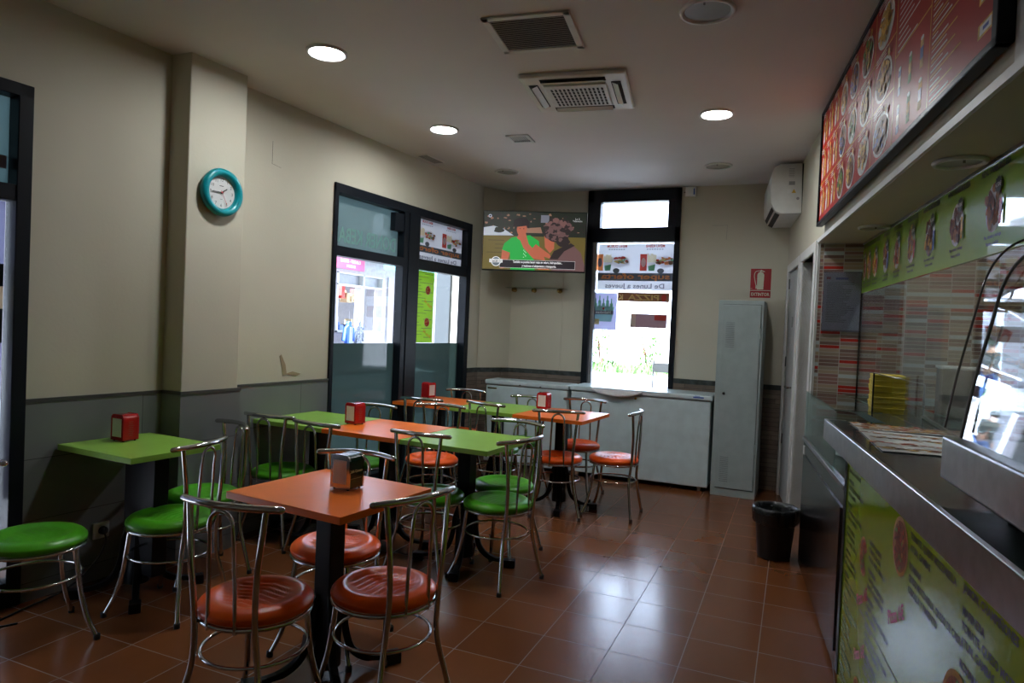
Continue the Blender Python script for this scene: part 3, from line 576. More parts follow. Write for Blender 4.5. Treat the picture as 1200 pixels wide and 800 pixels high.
# red framed menu board on the beam
mb = thing('menu_board', 'large black framed red menu board of food photos above the counter', 'menu board', m=WR @ Matrix.Translation((0, 0, .012)))
s0, s1, y0, y1 = rs(4.72), rs(1.93), 2.150, 2.868
b = B(); f = .022; b.box(s0, y0, 0, s1, y0 + f, .040); b.box(s0, y1 - f, 0, s1, y1, .040); b.box(s0, y0, 0, s0 + f, y1, .040); b.box(s1 - f * 1.6, y0, 0, s1, y1, .040); b.build('board_frame', 'black', mb, bevel=.004)
b = B(); z = .028; b.box(s0 + .01, y0 + .01, 0, s1 - .01, y1 - .01, z, 0); z += .0006; rnd = random.Random(5)
Wd, Hd = s1 - s0, y1 - y0
def X(u): return s0 + .025 + (Wd - .06) * u
def Y(v): return y0 + .025 + (Hd - .05) * v
cols = [0, .07, .14, .21, .30, .40, .51, .64, .80]
for v in (.34, .66): b.rect(X(0), Y(v), X(.64), Y(v) + .006, z, 1)
b.rect(X(.64), Y(.50), X(.80), Y(.5) + .006, z, 1)
for u in (.51, .64, .80): b.rect(X(u), Y(0), X(u) + .007, Y(1), z, 1)
for i in range(7):
    for j in range(3):
        xa, xb = X(cols[i]), X(cols[i + 1]); cx = (xa + xb) / 2; w_ = xb - xa; cy_ = Y((j + .5) / 3 - .015)
        if i in (0, 1, 2):
            for q_ in range(2):
                px = xa + w_ * (.3 + .42 * q_); b.poly([(px - .022, cy_ - .07), (px + .018, cy_ - .06), (px + .026, cy_ + .05), (px, cy_ + .075), (px - .02, cy_ + .04)], z + .0004, [2, 6][q_]); food(b, px, cy_ + .02, .06, .09, z + .0006, [3, 5, 6], rnd, 12)
        else:
            b.ell(cx, cy_, w_ * .38, .088, z + .0003, 2, 24); b.ell(cx, cy_, w_ * .33, .076, z + .0005, [4, 9, 2][(i + j) % 3], 24); food(b, cx, cy_, w_ * .62, .15, z + .0008, [[3, 6, 5], [4, 5, 8], [3, 4, 7], [6, 6, 3]][(i * 3 + j) % 4], rnd, 40)
        b.poly([(cx + w_ * (.30 + .09 * (k % 2)) * 0 + w_ * .28 + (.022 if k % 2 else .014) * math.cos(k * PI / 8), cy_ + .075 + (.022 if k % 2 else .014) * math.sin(k * PI / 8)) for k in range(16)], z + .006, 6)
        for k in range(3): b.rect(cx - w_ * .3, cy_ + .108 - k * .012, cx - w_ * .3 + w_ * rnd.uniform(.3, .55), cy_ + .113 - k * .012, z + .0062, 2)
        b.rect(xb - .002, cy_ - .1, xb, cy_ + .1, z + .0002, 1)
for k in range(6):
    cx = X(.67 + .05 * (k % 3)); cy_ = Y(.12 if k < 3 else .33); c = [6, 7, 5][k % 3]; b.rect(cx - .018, cy_ - .05, cx + .018, cy_ + .05, z, [7, 8, 6][k % 3]); b.rect(cx - .018, cy_ - .02, cx + .018, cy_ + .02, z + .0003, [2, 6, 7][k % 3]); b.ell(cx, cy_ + .05, .018, .008, z + .0004, 2, 12)
for k in range(14):
    yy = Y(.97) - k * .0235; b.rect(X(.655), yy, X(.655) + rnd.uniform(.10, .30), yy + .006, z, 2)
for q_ in ((.70, .78), (.76, .66)): b.poly([(X(q_[0]) + (.03 if k % 2 else .02) * math.cos(k * PI / 8), Y(q_[1]) + (.03 if k % 2 else .02) * math.sin(k * PI / 8)) for k in range(16)], z + .0005, 6)
for k in range(15):
    yy = Y(.96) - k * .0445; b.rect(X(.81), yy, X(.81) + rnd.uniform(.08, .19), yy + .006, z, 2); b.rect(X(.81), yy - .013, X(.81) + rnd.uniform(.16, .30), yy - .008, z, 1); b.rect(X(.81), yy - .024, X(.81) + rnd.uniform(.05, .16), yy - .020, z, 2)
    if k % 2: b.rect(X(.955), yy - .02, X(.992), yy + .018, z + .0002, 6); b.rect(X(.96), yy - .014, X(.988), yy + .012, z + .0006, 2); b.rect(X(.968), yy - .006, X(.982), yy + .004, z + .001, 7)
b.build('printed_panel', ['menured', 'yel', 'wht', 'food1', 'food2', 'food3', 'food3', 'blueink', 'food4', 'food2'], mb)
# ------------------------------------------------------------------ ceiling things
def ceil_lamp(x, y, r, lit, label, z=CZ, first={}):
    k = (lit, r)
    if k in first: return dup(first[k], label, (x, y, z))
    t = thing('ceiling_light', label, 'ceiling light', (x, y, z), 0, 'round ceiling lights'); first[k] = t
    b = B(); b.lathe([(r, 0), (r, -.006), (r * .97, -.012), (r * .86, -.013), (r * .80, -.004), (r * .80, 0)], 0, 40); b.build('trim_ring', 'whitep' if not lit else 'white', t)
    b = B(); b.lathe([(0, -.0045), (r * .5, -.0045), (r * .81, -.004), (r * .81, -.0005)], 0, 40, smooth=False); b.build('lamp_glass', 'lampon' if lit else 'lampoff', t)
    if not lit: B().box(-.004, -r * .84, -.022, .004, -r * .80, -.004).build('clip', 'steeld', t)
    return t
ceil_lamp(-2.435, 2.991, .112, True, 'lit round ceiling lamp nearest the clock')
ceil_lamp(-2.496, 4.426, .112, True, 'lit round ceiling lamp above the left wall window')
ceil_lamp(-.549, 4.587, .112, True, 'lit round ceiling lamp on the right side near the menu board')
ceil_lamp(-.436, 3.124, .125, False, 'unlit round ceiling lamp nearest the camera at top of picture')
ceil_lamp(-2.572, 5.79, .115, False, 'unlit round ceiling lamp above the television')
ceil_lamp(-.681, 5.987, .115, False, 'unlit round ceiling lamp between back window and air conditioner')
ceil_lamp(.497, 2.769, .085, False, 'unlit round spotlight in the lowered soffit, nearer camera', 2.070)
ceil_lamp(.372, 4.224, .085, False, 'unlit round spotlight in the lowered soffit, farther from camera', 2.070)
ceil_lamp(1.0, 3.6, .112, True, 'added unseen round lamp brightening the kitchen, far end')  # this lamp and the next are added out of view to brighten the kitchen
ceil_lamp(1.0, 1.7, .112, True, 'added unseen round lamp brightening the kitchen, near end')
# 4-way cassette
t = thing('ceiling_air_conditioner', 'white square four way air conditioner set into the ceiling', 'air conditioner', (-1.285, 3.925, CZ), math.radians(8))
S = .31; b = B(); b.box(-S, -S, -.028, S, S, -.001); b.build('panel', 'acw', t, bevel=.012, seg=3)
b = B(); b.box(-.185, -.185, -.040, .185, .185, -.026); b.build('intake_grille', 'acw', t, bevel=.008)
b = B(); n = 13
for i in range(n):
    for j in range(6): x = -.15 + i * .025; y = -.135 + j * .05; b.box(x, y, -.0415, x + .012, y + .038, -.0402)
b.build('grille_slots', 'dark', t)
for k in range(4):
    a = k * PI / 2; m = Matrix.Rotation(a, 4, 'Z'); b = B(m); b.box(-.19, .215, -.031, .19, .270, -.0285, 0); b.build('air_slot', 'dark', t)
    b = B(m); b.add([(-.18, .218, -.030), (.18, .218, -.030), (.18, .252, -.044), (-.18, .252, -.044)], [(0, 1, 2, 3)]); b.box(-.18, .250, -.046, .18, .254, -.042); b.build('air_flap', 'acw', t)
t = thing('ceiling_vent', 'large rectangular dark slatted vent in the ceiling beside air conditioner', 'vent', (-1.262, 3.105, CZ), math.radians(7))
b = B(); f = .035; X_, Y_ = .215, .205
for q_ in ((-X_, -Y_, X_, -Y_ + f), (-X_, Y_ - f, X_, Y_), (-X_, -Y_, -X_ + f, Y_), (X_ - f, -Y_, X_, Y_)): b.box(q_[0], q_[1], -.010, q_[2], q_[3], -.0005)
b.build('vent_frame', 'acw', t, bevel=.003); b = B(); b.box(-X_ + f, -Y_ + f, -.003, X_ - f, Y_ - f, -.0005); b.build('backing', 'dark', t); b = B()
for k in range(20): y = -Y_ + f + .004 + k * .0165; b.add([(-X_ + f, y, -.010), (X_ - f, y, -.010), (X_ - f, y + .0135, -.006), (-X_ + f, y + .0135, -.006)], [(0, 1, 2, 3)])
b.build('slats', mat('vent_slats', (.42, .38, .32), .5), t)
t = thing('ceiling_vent', 'small white square vent in the middle of ceiling', 'vent', (-2.03, 4.80, CZ), math.radians(5))
b = B(); [b.box(*q_) for q_ in ((-.09, -.10, -.008, .09, -.075, -.0005), (-.09, .075, -.008, .09, .10, -.0005), (-.09, -.1, -.008, -.068, .1, -.0005), (.068, -.1, -.008, .09, .1, -.0005))]; b.build('vent_frame', 'acw', t)
b = B(); b.box(-.068, -.075, -.006, .068, .03, -.0005); b.build('blank_plate', 'acw', t); b = B(); [b.box(-.066 + k * .0165, -.075, -.007, -.058 + k * .0165, .075, -.001) for k in range(8)]; b.build('slats', 'grey', t)
t = thing('ceiling_vent', 'narrow grey louvre vent close to the left wall', 'vent', (-3.04, 5.19, CZ), math.radians(-3))
b = B(); b.box(-.055, -.15, -.008, .055, .15, -.0005); b.build('vent_frame', 'ceil', t, bevel=.002); b = B(); [b.box(-.045, -.135 + k * .03, -.011, .045, -.118 + k * .03, -.007) for k in range(9)]; b.build('slats', 'grey', t)
# ------------------------------------------------------------------ wall things
# clock on pillar
pm = frame(-3.182, 2.763, 0, .032, .387) @ Matrix.Translation((.205, 2.142, 0)); t = thing('wall_clock', 'round teal rimmed wall clock on the pillar', 'clock', m=pm)
b = B(); b.lathe([(.0, .0), (.118, .0), (.134, .012), (.140, .030), (.134, .048), (.118, .056), (.102, .050), (.094, .034), (.092, .024)], 0, 56); b.build('rim', 'teal', t)
b = B(); b.disc(.095, .024, 0, 48); z = .0246
for k in range(12): a = PI / 2 - (k + 1) * PI / 6; b.text(str(k + 1), .074 * math.cos(a), .074 * math.sin(a) - .0085, .025, z, 1, 'C')
b.rect(-.014, .036, .014, .040, z, 1); b.rect(-.008, -.040, .008, -.038, z, 1); b.build('dial', ['wht', 'ink'], t)
def hand(L, w_, ang, z_, name, mt_): b = B(Matrix.Rotation(-ang, 4, 'Z')); b.box(-w_, -L * .18, z_, w_, L, z_ + .001); b.build(name, mt_, t)
hand(.045, .0030, math.radians(55), .027, 'hour_hand', 'ink'); hand(.068, .0026, math.radians(268), .029, 'minute_hand', 'ink'); hand(.075, .0010, math.radians(152), .031, 'second_hand', 'redink')
b = B(); b.lathe([(0, .034), (.005, .034), (.006, .026)], 0, 16); b.build('hub', 'redink', t)
b = B(); b.disc(.093, .046, 0, 40); b.build('cover_glass', 'glass', t)
# television
tvd = Vector((-1.940 + 2.912, 6.33 - 6.05)); TM = frame(-2.912, 6.05, 2.0, tvd.x, tvd.y); TW, TH = tvd.length, .572
t = thing('television', 'flat television showing two people by a river, mounted in the corner', 'television', m=TM)
b = B(); b.box(-.008, -.012, -.035, TW + .008, TH + .008, 0); b.build('housing', 'black', t, bevel=.004)
b = B(); b.box(TW * .35, TH * .35, -.16, TW * .65, TH * .65, -.035); b.box(TW * .47, TH * .45, -.40, TW * .53, TH * .55, -.15); b.build('wall_bracket', 'blackm', t)
def em(n, c, s=.55): return emis('screen_' + n, c, s)
SC = [em('river', (.15, .115, .028)), em('foliage', (.02, .025, .018)), em('rock', (.34, .18, .12)), em('foam', (.55, .60, .68)), em('shirt', (.015, .42, .06)), em('skin', (.50, .13, .07)), em('hair', (.015, .008, .010)),
      em('curl', (.22, .11, .10)), em('coat', (.16, .085, .085)), em('light', (.85, .87, .9)), em('box', (.02, .015, .02)), em('dark', (.03, .02, .022)), em('logo', (.12, .16, .19)), em('bluegrey', (.20, .21, .27)), em('red', (.65, .12, .03))]
b = B(); z = .001; rnd = random.Random(9); u = lambda x: TW * x; v = lambda y: TH * (1 - y)
b.rect(0, 0, TW, TH, z, 0); b.rect(0, v(.42), TW, TH, z + .0002, 1)
for k in range(260): b.ell(u(rnd.random() * .97 + .015), v(rnd.random() * .35 + .03), TW * rnd.uniform(.004, .018), TH * rnd.uniform(.006, .022), z + .0003 + k * .000001, rnd.choice([2, 1, 11, 1, 1, 11]), 9, .3, rnd)
b.poly([(u(0), v(.28)), (u(.10), v(.25)), (u(.2), v(.30)), (u(.30), v(.41)), (0, v(.42))], z + .0007, 3); b.poly([(u(.42), v(.28)), (u(.56), v(.26)), (u(.58), v(.36)), (u(.40), v(.36))], z + .0007, 2)
b.ell(u(.15), v(.32), TW * .05, TH * .05, z + .0008, 1, 12, .2, rnd); b.rect(u(.56), v(.18), u(.64), v(.05), z + .0008, 13)
for k in range(10): yy = .46 + k * .035; b.rect(u(rnd.uniform(.02, .2)), v(yy), u(rnd.uniform(.2, .34)), v(yy + .006), z + .0004, 11 if k % 2 else 0)
# person in green
z2 = z + .0010; b.poly([(u(.19), v(.66)), (u(.21), v(.55)), (u(.28), v(.45)), (u(.36), v(.42)), (u(.46), v(.40)), (u(.55), v(.50)), (u(.56), v(.62)), (u(.50), v(.70)), (u(.52), v(1)), (u(.28), v(1)), (u(.27), v(.72))], z2, 4)
b.poly([(u(.19), v(.66)), (u(.27), v(.71)), (u(.23), v(.97)), (u(.18), v(.99))], z2 + .0002, 5); b.poly([(u(.35), v(.36)), (u(.41), v(.36)), (u(.42), v(.46)), (u(.34), v(.46))], z2 + .0003, 5); b.ell(u(.378), v(.30), TW * .050, TH * .125, z2 + .00035, 5, 20); b.ell(u(.372), v(.44), TW * .04, TH * .05, z2 + .0007, 5, 14, .15, rnd); b.ell(u(.36), v(.29), .006, .004, z2 + .0008, 6, 8); b.ell(u(.395), v(.29), .006, .004, z2 + .0008, 6, 8)
b.poly([(u(.29), v(.26)), (u(.30), v(.14)), (u(.35), v(.10)), (u(.42), v(.11)), (u(.45), v(.18)), (u(.45), v(.29)), (u(.42), v(.24)), (u(.33), v(.26))], z2 + .0005, 6)
b.poly([(u(.34), v(.40)), (u(.42), v(.38)), (u(.45), v(.55)), (u(.52), v(.68)), (u(.60), v(.74)), (u(.62), v(.83)), (u(.50), v(.80)), (u(.40), v(.62))], z2 + .0006, 5)
b.poly([(u(.48), v(.64)), (u(.52), v(.55)), (u(.56), v(.60)), (u(.66), v(.72)), (u(.68), v(.80)), (u(.56), v(.74)), (u(.50), v(.70))], z2 + .0008, 5)
for k in range(7): b.ell(u(.405 + .01 * (k % 3)), v(.66 + .02 * k), .004, .004, z2 + .0004, 9, 8)
# curly haired person
b.ell(u(.72), v(.31), TW * .125, TH * .21, z2 + .00125, 11, 22, .06, rnd)
b.poly([(u(.60), v(.40)), (u(.70), v(.42)), (u(.70), v(.62)), (u(.66), v(.70)), (u(.61), v(.60))], z2 + .0010, 5)
b.poly([(u(.68), v(.95)), (u(.66), v(.78)), (u(.76), v(.62)), (u(.88), v(.55)), (u(.96), v(.68)), (u(1), v(.9)), (u(1), v(1)), (u(.68), v(1))], z2 + .0011, 8)
b.poly([(u(.66), v(.80)), (u(.70), v(.66)), (u(.86), v(.52)), (u(.90), v(.56)), (u(.80), v(.66)), (u(.74), v(.80))], z2 + .0012, 11)
for k in range(110):
    a = rnd.uniform(0, 2 * PI); r = math.sqrt(rnd.random()); b.ell(u(.73 + .125 * r * math.cos(a)), v(.30 + .19 * r * math.sin(a)), TW * rnd.uniform(.014, .032), TH * rnd.uniform(.02, .045), z2 + .0013 + k * .00001, rnd.choice([7, 8, 8, 11, 11]), 10, .25, rnd)
b.ell(u(.78), v(.50), TW * .07, TH * .10, z2 + .0020, 11, 14, .2, rnd)
# caption
z3 = z2 + .0026; b.rect(u(.17), v(.97), u(.91), v(.83), z3, 9); b.rect(u(.172), v(.966), u(.908), v(.834), z3 + .0002, 10)
b.text('También se pueden hacer rutas en velero, hidropedales...', u(.545), v(.882), TH * .056, z3 + .0006, 9, 'C', sx=.66 * TW / 1.01, bold=.03); b.text('y gestionan el alojamiento y transporte.', u(.56), v(.947), TH * .056, z3 + .0006, 9, 'C', sx=.66, bold=.03)
b.ell(u(.135), v(.865), TH * .085, TH * .085, z3 + .0007, 9, 28); b.ell(u(.135), v(.865), TH * .072, TH * .072, z3 + .0009, 12, 28); b.rect(u(.07), v(.885), u(.20), v(.825), z3 + .001, 9); b.text('eCE 1', u(.135), v(.878), TH * .055, z3 + .0013, 10, 'C', bold=.03)
b.text('La 2', u(.915), v(.12), TH * .045, z3, 9, 'C'); b.text('Televisión', u(.915), v(.155), TH * .04, z3, 9, 'C'); b.ell(u(.06), v(.08), TH * .03, TH * .03, z3, 3, 12); b.ell(u(.06), v(.08), TH * .015, TH * .015, z3 + .0003, 1, 12)
b.rect(u(.55), v(.985), u(.66), v(.945), z3 - .0005, 14); b.build('screen', SC, t)
# glass shelf with brass brackets
sh = thing('glass_shelf', 'small glass wall shelf on three brass brackets below the television', 'shelf', m=frame(C_[0], C_[1], 1.845, D_[0] - C_[0], D_[1] - C_[1]))
B().box(-.02, 0, .004, .62, .008, .16).build('shelf_glass', 'glassk', sh)
for x in (.04, .26, .54):
    b = B(); b.lathe([(0, 0), (.022, 0), (.022, .006), (.012, .010), (.012, .045), (.02, .05), (.02, .065), (0, .067)], 0, 20, c=(x, -.014, 0)); b.tube([(x, -.012, .03), (x, .012, .03)], .006, 0, 8); b.build('bracket', 'gold', sh)
B(frame(C_[0], C_[1], 0, D_[0] - C_[0], D_[1] - C_[1])).tube([(.57, 1.0, .006), (.575, 1.5, .006), (.57, 1.99, .006)], .004, 0, 6)
b = B(frame(C_[0], C_[1], 0, D_[0] - C_[0], D_[1] - C_[1])); b.tube([(.57, .99, .018), (.575, 1.5, .006), (.57, 2.05, .006)], .0035, 0, 6); tag(b.build('wall_cable', 'plaster'), 'cream painted cable running down the back wall from the television', 'cable')
# fire extinguisher sign
t = thing('fire_extinguisher_sign', 'red EXTINTOR sign with white extinguisher symbol above the locker', 'sign', m=WB)
b = B(); b.box(-.425, 1.880, 0, -.242, 2.082, .004, 0); z = .0046
b.prism([(-.365, 1.886), (-.308, 1.886), (-.305, 2.025), (-.315, 2.045), (-.330, 2.050), (-.343, 2.050), (-.357, 2.045), (-.366, 2.025)], z - .001, z + .0004, 1)
b.rect(-.343, 2.045, -.330, 2.066, z, 1); b.poly([(-.345, 2.060), (-.300, 2.050), (-.300, 2.056), (-.335, 2.072)], z, 1)
b.tube(smoothpath([(-.340, 2.063, z), (-.380, 2.055, z), (-.392, 2.02, z), (-.386, 1.975, z), (-.372, 1.915, z)], 5), .0032, 1, 6); b.rect(-.377, 1.893, -.367, 1.925, z, 1)
b.box(-.425, 1.808, 0, -.242, 1.873, .004, 0); b.text('EXTINTOR', -.3335, 1.826, .042, z, 1, 'C', bold=.03, sx=.80); b.rect(-.425, 1.893, -.405, 1.896, z, 1); b.build('plate', ['redsign', 'signw'], t)
# small alarm box
t = thing('alarm_box', 'small white alarm box at top of the back wall beside window', 'alarm box', m=WB); b = B(); b.box(-1.068, 2.785, 0, -.966, 2.878, .035); b.build('cover', 'white', t, bevel=.005)
B().box(-.990, 2.80, .0352, -.978, 2.86, .037).build('stripe', 'blueink', t); b = B(); b.tube([(-1.085, 2.83, .01), (-1.068, 2.83, .01)], .004, 0, 6); b.build('cable_stub', 'dark', t)
b = B(WB); b.tube([(-.80, 2.50, .0004), (-.66, 2.50, .0004), (-.665, 2.36, .0004)], .001, 0, 4); b.build('cover_outline', 'edge', bpy.data.objects['wall_back'])
# split air conditioner on right wall
t = thing('wall_air_conditioner', 'white split air conditioner high on the right wall', 'air conditioner', m=WR)
pr_ = [(.0, 2.455), (.16, 2.45), (.205, 2.475), (.238, 2.54), (.245, 2.65), (.242, 2.76), (.225, 2.83), (.18, 2.858), (.012, 2.862)]
sa, sb = rs(6.70), rs(5.95); n = len(pr_); b = B()
b.add([(x, y_, z_) for x in (sa, sb) for z_, y_ in pr_], [(i, (i + 1) % n, (i + 1) % n + n, i + n) for i in range(n)] + [tuple(range(n))[::-1], tuple(range(n, 2 * n))]); b.build('casing', 'acw', t, bevel=.006)
b = B(); b.box(sa, 2.46, -.001, sb - .004, 2.86, .014); b.build('back_plate', 'dark', t)
b = B(); b.add([(sa + .03, 2.448, .165), (sb - .03, 2.448, .165), (sb - .03, 2.466, .202), (sa + .03, 2.466, .202)], [(0, 1, 2, 3)]); b.add([(sa + .03, 2.480, .212), (sb - .03, 2.480, .212), (sb - .03, 2.512, .229), (sa + .03, 2.512, .229)], [(0, 1, 2, 3)])
b.build('air_slot', 'dark', t)
b = B(Matrix(((0, 0, 1, sb + .0012), (0, 1, 0, 0), (-1, 0, 0, 0), (0, 0, 0, 1))))
# label plane: local x -> -z(out), so larger x is nearer the wall
b.rect(-.115, 2.74, -.065, 2.83, 0, 1); [b.rect(-.112, 2.75 + k * .011, -.068, 2.754 + k * .011, .0004, 2) for k in range(7)]; b.build('rating_label', ['acw', 'wht', 'grey', 'yel', 'grey'], t); mm_ = b.m; b = B(mm_); b.rect(-.108, 2.685, -.062, 2.715, 0, 2); b.build('bar_label', ['acw', 'wht', 'grey'], t); b = B(mm_); b.rect(-.12, 2.62, -.09, 2.65, 0, 1); b.build('notice_label', ['acw', 'wht'], t); b = B(mm_); b.poly([(-.085, 2.620), (-.050, 2.620), (-.068, 2.652)], 0, 3); b.build('warning_label', ['acw', 'wht', 'grey', 'yel'], t); b = B(mm_); b.ell(-.035, 2.575, .012, .012, 0, 4, 14)
b.build('screw_cover', ['acw', 'wht', 'grey', 'yel', 'grey'], t)
# power socket with plug and cord
t = thing('power_socket', 'white wall socket with black plug and trailing cord below the green table', 'socket', m=WL @ Matrix.Translation((2.43, .262, .011)))
b = B(); b.box(-.042, -.042, 0, .042, .042, .010); b.build('cover_plate', 'white', t, bevel=.003); b = B(); b.lathe([(0, .038), (.014, .038), (.020, .030), (.022, .010)], 0, 18, c=(.004, 0, 0)); b.build('plug', 'rubber', t)
b = B(); b.tube(smoothpath([(.004, -.01, .030), (.0, -.06, .045), (-.06, -.15, .05), (-.2, -.235, .06), (-.42, -.256, .09), (-.6, -.258, .16), (-.5, -.258, .22)], 8), .004, 0, 6); b.build('cord', 'rubber', t)
# ------------------------------------------------------------------ freezers, locker, bin
def freezer(x0, x1, y0, y1, label, handle):
    t = thing('chest_freezer', label, 'freezer', ((x0 + x1) / 2, y0, 0)); w_ = (x1 - x0) / 2; d = y1 - y0
    b = B(); b.box(-w_ + .012, .012, .045, w_ - .012, d, .828); b.build('cabinet', 'frz', t, bevel=.01, seg=3)
    b = B(); b.box(-w_ + .02, .018, .826, w_ - .02, d - .01, .838); b.build('gasket', 'grey', t)
    b = B(); b.box(-w_, 0, .838, w_, d, .885); b.build('lid', 'frz', t, bevel=.012, seg=3)
    for sx_ in (-1, 1):
        for yy in (.06, d - .06):
            b = B(); b.tube([(sx_ * (w_ - .09) - .012, yy, .022), (sx_ * (w_ - .09) + .012, yy, .022)], .022, 0, 16); b.box(sx_ * (w_ - .09) - .016, yy - .014, .022, sx_ * (w_ - .09) + .016, yy + .014, .046); b.build('castor', 'white', t)
    if handle:
        hx = -.21; b = B(); pts = smoothpath([(hx - .235, -.002, .862), (hx - .16, -.022, .842), (hx, -.045, .826), (hx + .16, -.022, .842), (hx + .235, -.002, .862)], 6); b.tube(pts, .013, 0, 10, round_=True)
        n = len(pts); b.add([tuple(p) for p in pts] + [(p.x, .002, .875) for p in pts], [(i, i + 1, i + 1 + n, i + n) for i in range(n - 1)]); b.build('handle', 'whitep', t)
        b = B(); b.box(w_ - .17, -.003, .856, w_ - .075, .003, .868); b.box(w_ - .155, -.0025, .872, w_ - .11, .003, .877); b.build('badge', 'blueink', t)
        b = B(); b.lathe([(0, 0), (.012, 0), (.012, .012), (.006, .02), (0, .02)], 0, 14, c=(hx + .19, -.012, .80)); b.build('lock', 'gold', t)
    else:
        b = B(); [b.lathe([(0, 0), (.010, 0), (.008, .008), (0, .010)], 0, 12, c=(x, -.004, z_)) for x, z_ in ((-.06, .845), (.16, .843))]; b.lathe([(0, 0), (.012, 0), (.01, .01), (0, .01)], 0, 12, c=(.16, .006, .79)); b.build('lock', 'steeld', t)
        b = B(); b.box(-w_ + .03, .009, .79, -w_ + .13, .013, .805); b.build('badge', 'gold', t)
freezer(-2.93, -2.024, 6.265, 6.575, 'plain pale chest freezer standing in the left back corner', False)
freezer(-2.018, -.668, 6.285, 6.735, 'wide pale chest freezer with curved lid handle below the bright window', True)
t = thing('locker', 'tall narrow grey green steel locker against the back wall', 'locker', (-.460, 6.270, 0), math.radians(-1))
b = B(); b.box(-.190, .0, .0, .190, .46, 1.752); b.build('body', 'lock', t, bevel=.004)
b = B(); b.box(-.150, -.010, .075, .168, .002, 1.712); b.build('door', 'lock', t, bevel=.003)
dr = bpy.data.objects['door'] if 'door' in bpy.data.objects else None
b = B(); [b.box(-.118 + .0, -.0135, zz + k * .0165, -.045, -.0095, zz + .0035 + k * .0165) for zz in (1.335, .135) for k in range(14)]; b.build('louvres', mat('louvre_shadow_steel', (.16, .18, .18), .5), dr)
b = B(Matrix.Rotation(PI / 2, 4, 'X')); b.lathe([(0, .022), (.010, .022), (.012, .010), (.012, .008)], 0, 16, c=(-.112, .920, 0)); b.build('lock', 'dark', dr)
for zz in (.40, 1.42): b = B(); b.box(.152, -.014, zz, .176, -.002, zz + .09); b.tube([(.164, -.014, zz), (.164, -.014, zz + .09)], .006, 0, 8); b.build('hinge', 'lock', t)
b = B(); b.box(-.155, -.0015, .070, .173, .001, .073); b.box(-.155, -.0015, 1.714, .173, .001, 1.7165); b.box(.1695, -.0015, .07, .1725, .001, 1.716); b.build('door_gap', 'dark', t)
t = thing('waste_bin', 'black waste bin lined with black bag beside the counter', 'bin', (-.070, 4.715, 0))
b = B(); b.lathe([(0, .001), (.098, .001), (.102, .01), (.128, .30), (.136, .305), (.136, .312), (.124, .308), (.098, .02), (0, .018)], 0, 36); b.build('bin_body', 'bin', t)
rnd = random.Random(7); ph = [rnd.uniform(0, 6) for _ in range(5)]
def wob(a, z_): return 1 + .020 * math.sin(7 * a + ph[0]) + .016 * math.sin(13 * a + ph[1] + z_ * 30) + .012 * math.sin(23 * a + ph[2])
b = B(); b.lathe([(.131, .225), (.141, .245), (.146, .290), (.147, .318), (.140, .333), (.128, .330), (.118, .30), (.110, .24), (.07, .20), (0, .19)], 0, 72, wob=wob); b.build('bin_bag', 'bag', t)
# ------------------------------------------------------------------ tables
def table(x, y, rz, top, label, w_=.585, d=.60, legrot=0.):
    t = thing('pedestal_table', label, 'table', (x, y, 0), rz, 'square pedestal tables')
    b = B(); b.box(-w_ / 2, -d / 2, .722, w_ / 2, d / 2, .750); b.build('tabletop', top, t, bevel=.0018)
    b = B(); cw = .115 if w_ == .575 else .040; b.box(-cw + (cw - .04) * .7, -.040, .11, cw + (cw - .04) * .7, .040, .715); b.lathe([(.058, .05), (.058, .10), (.05, .13), (.045, .16)], 0, 20); b.build('column', 'blackm', t, bevel=.003)  # pillar table: column widened to take in the dark recess shade beside it
    b = B(); b.box(-.16, -.16, .714, .16, .16, .7225); b.build('mounting_plate', 'blackm', t, bevel=.004)
    for k in range(4):
        m = Matrix.Rotation(k * PI / 2 + legrot, 4, 'Z'); b = B(m)
        pts = smoothpath([(.040, 0, .34), (.062, 0, .27), (.070, 0, .19), (.098, 0, .10), (.155, 0, .052), (.225, 0, .036), (.285, 0, .030)], 4)
        n = len(pts); hw = .016; vs = []
        for i, p in enumerate(pts):
            th = .020 if i < n * .7 else .016; tn = (pts[min(i + 1, n - 1)] - pts[max(i - 1, 0)]).normalized(); nn = Vector((tn.z, 0, -tn.x))
            for sy, sn in ((-1, -1), (1, -1), (1, 1), (-1, 1)): vs.append((p.x + nn.x * sn * th / 1.4, sy * hw, max(.004, p.z + nn.z * sn * th / 1.4)))
        b.add(vs, [(i * 4 + q_, i * 4 + (q_ + 1) % 4, i * 4 + 4 + (q_ + 1) % 4, i * 4 + 4 + q_) for i in range(n - 1) for q_ in range(4)] + [(3, 2, 1, 0), tuple(range(4 * n - 4, 4 * n))])
        b.box(.245, -.026, .0, .310, .026, .046); b.build('foot', 'blackm', t, bevel=.004)
    return t
RA = -math.atan(LS); LR = math.radians(20)
TB = [(-3.045, 2.415, RA, 'green', 'green square table against the left wall beside the pillar', .575, .49, LR + .6),
      (-1.668, 2.180, math.radians(-6), 'orange', 'front orange square table with the chrome and dark green napkin holder', .585, .53, math.radians(58)),
      (-2.958, 3.690, RA, 'green', 'green square table against left wall, joined to an orange table', .588, .59, LR),
      (-2.366, 3.645, RA, 'orange', 'orange square table in middle of the three joined middle row tables', .588, .59, LR),
      (-1.775, 3.600, RA, 'green', 'green square table at the aisle end of the middle row', .582, .585, LR),
      (-2.865, 5.215, RA, 'orange', 'orange square table against the left window in the back row', .58, .62, LR),
      (-2.282, 5.170, RA, 'green', 'green square table in the middle of the back row', .58, .62, LR),
      (-1.700, 5.130, RA, 'orange', 'orange square table at the aisle end of the back row', .58, .64, LR)]
for x, y, rz, c, lab, w_, d, lr in TB: table(x, y, rz, c, lab, w_, d, lr)
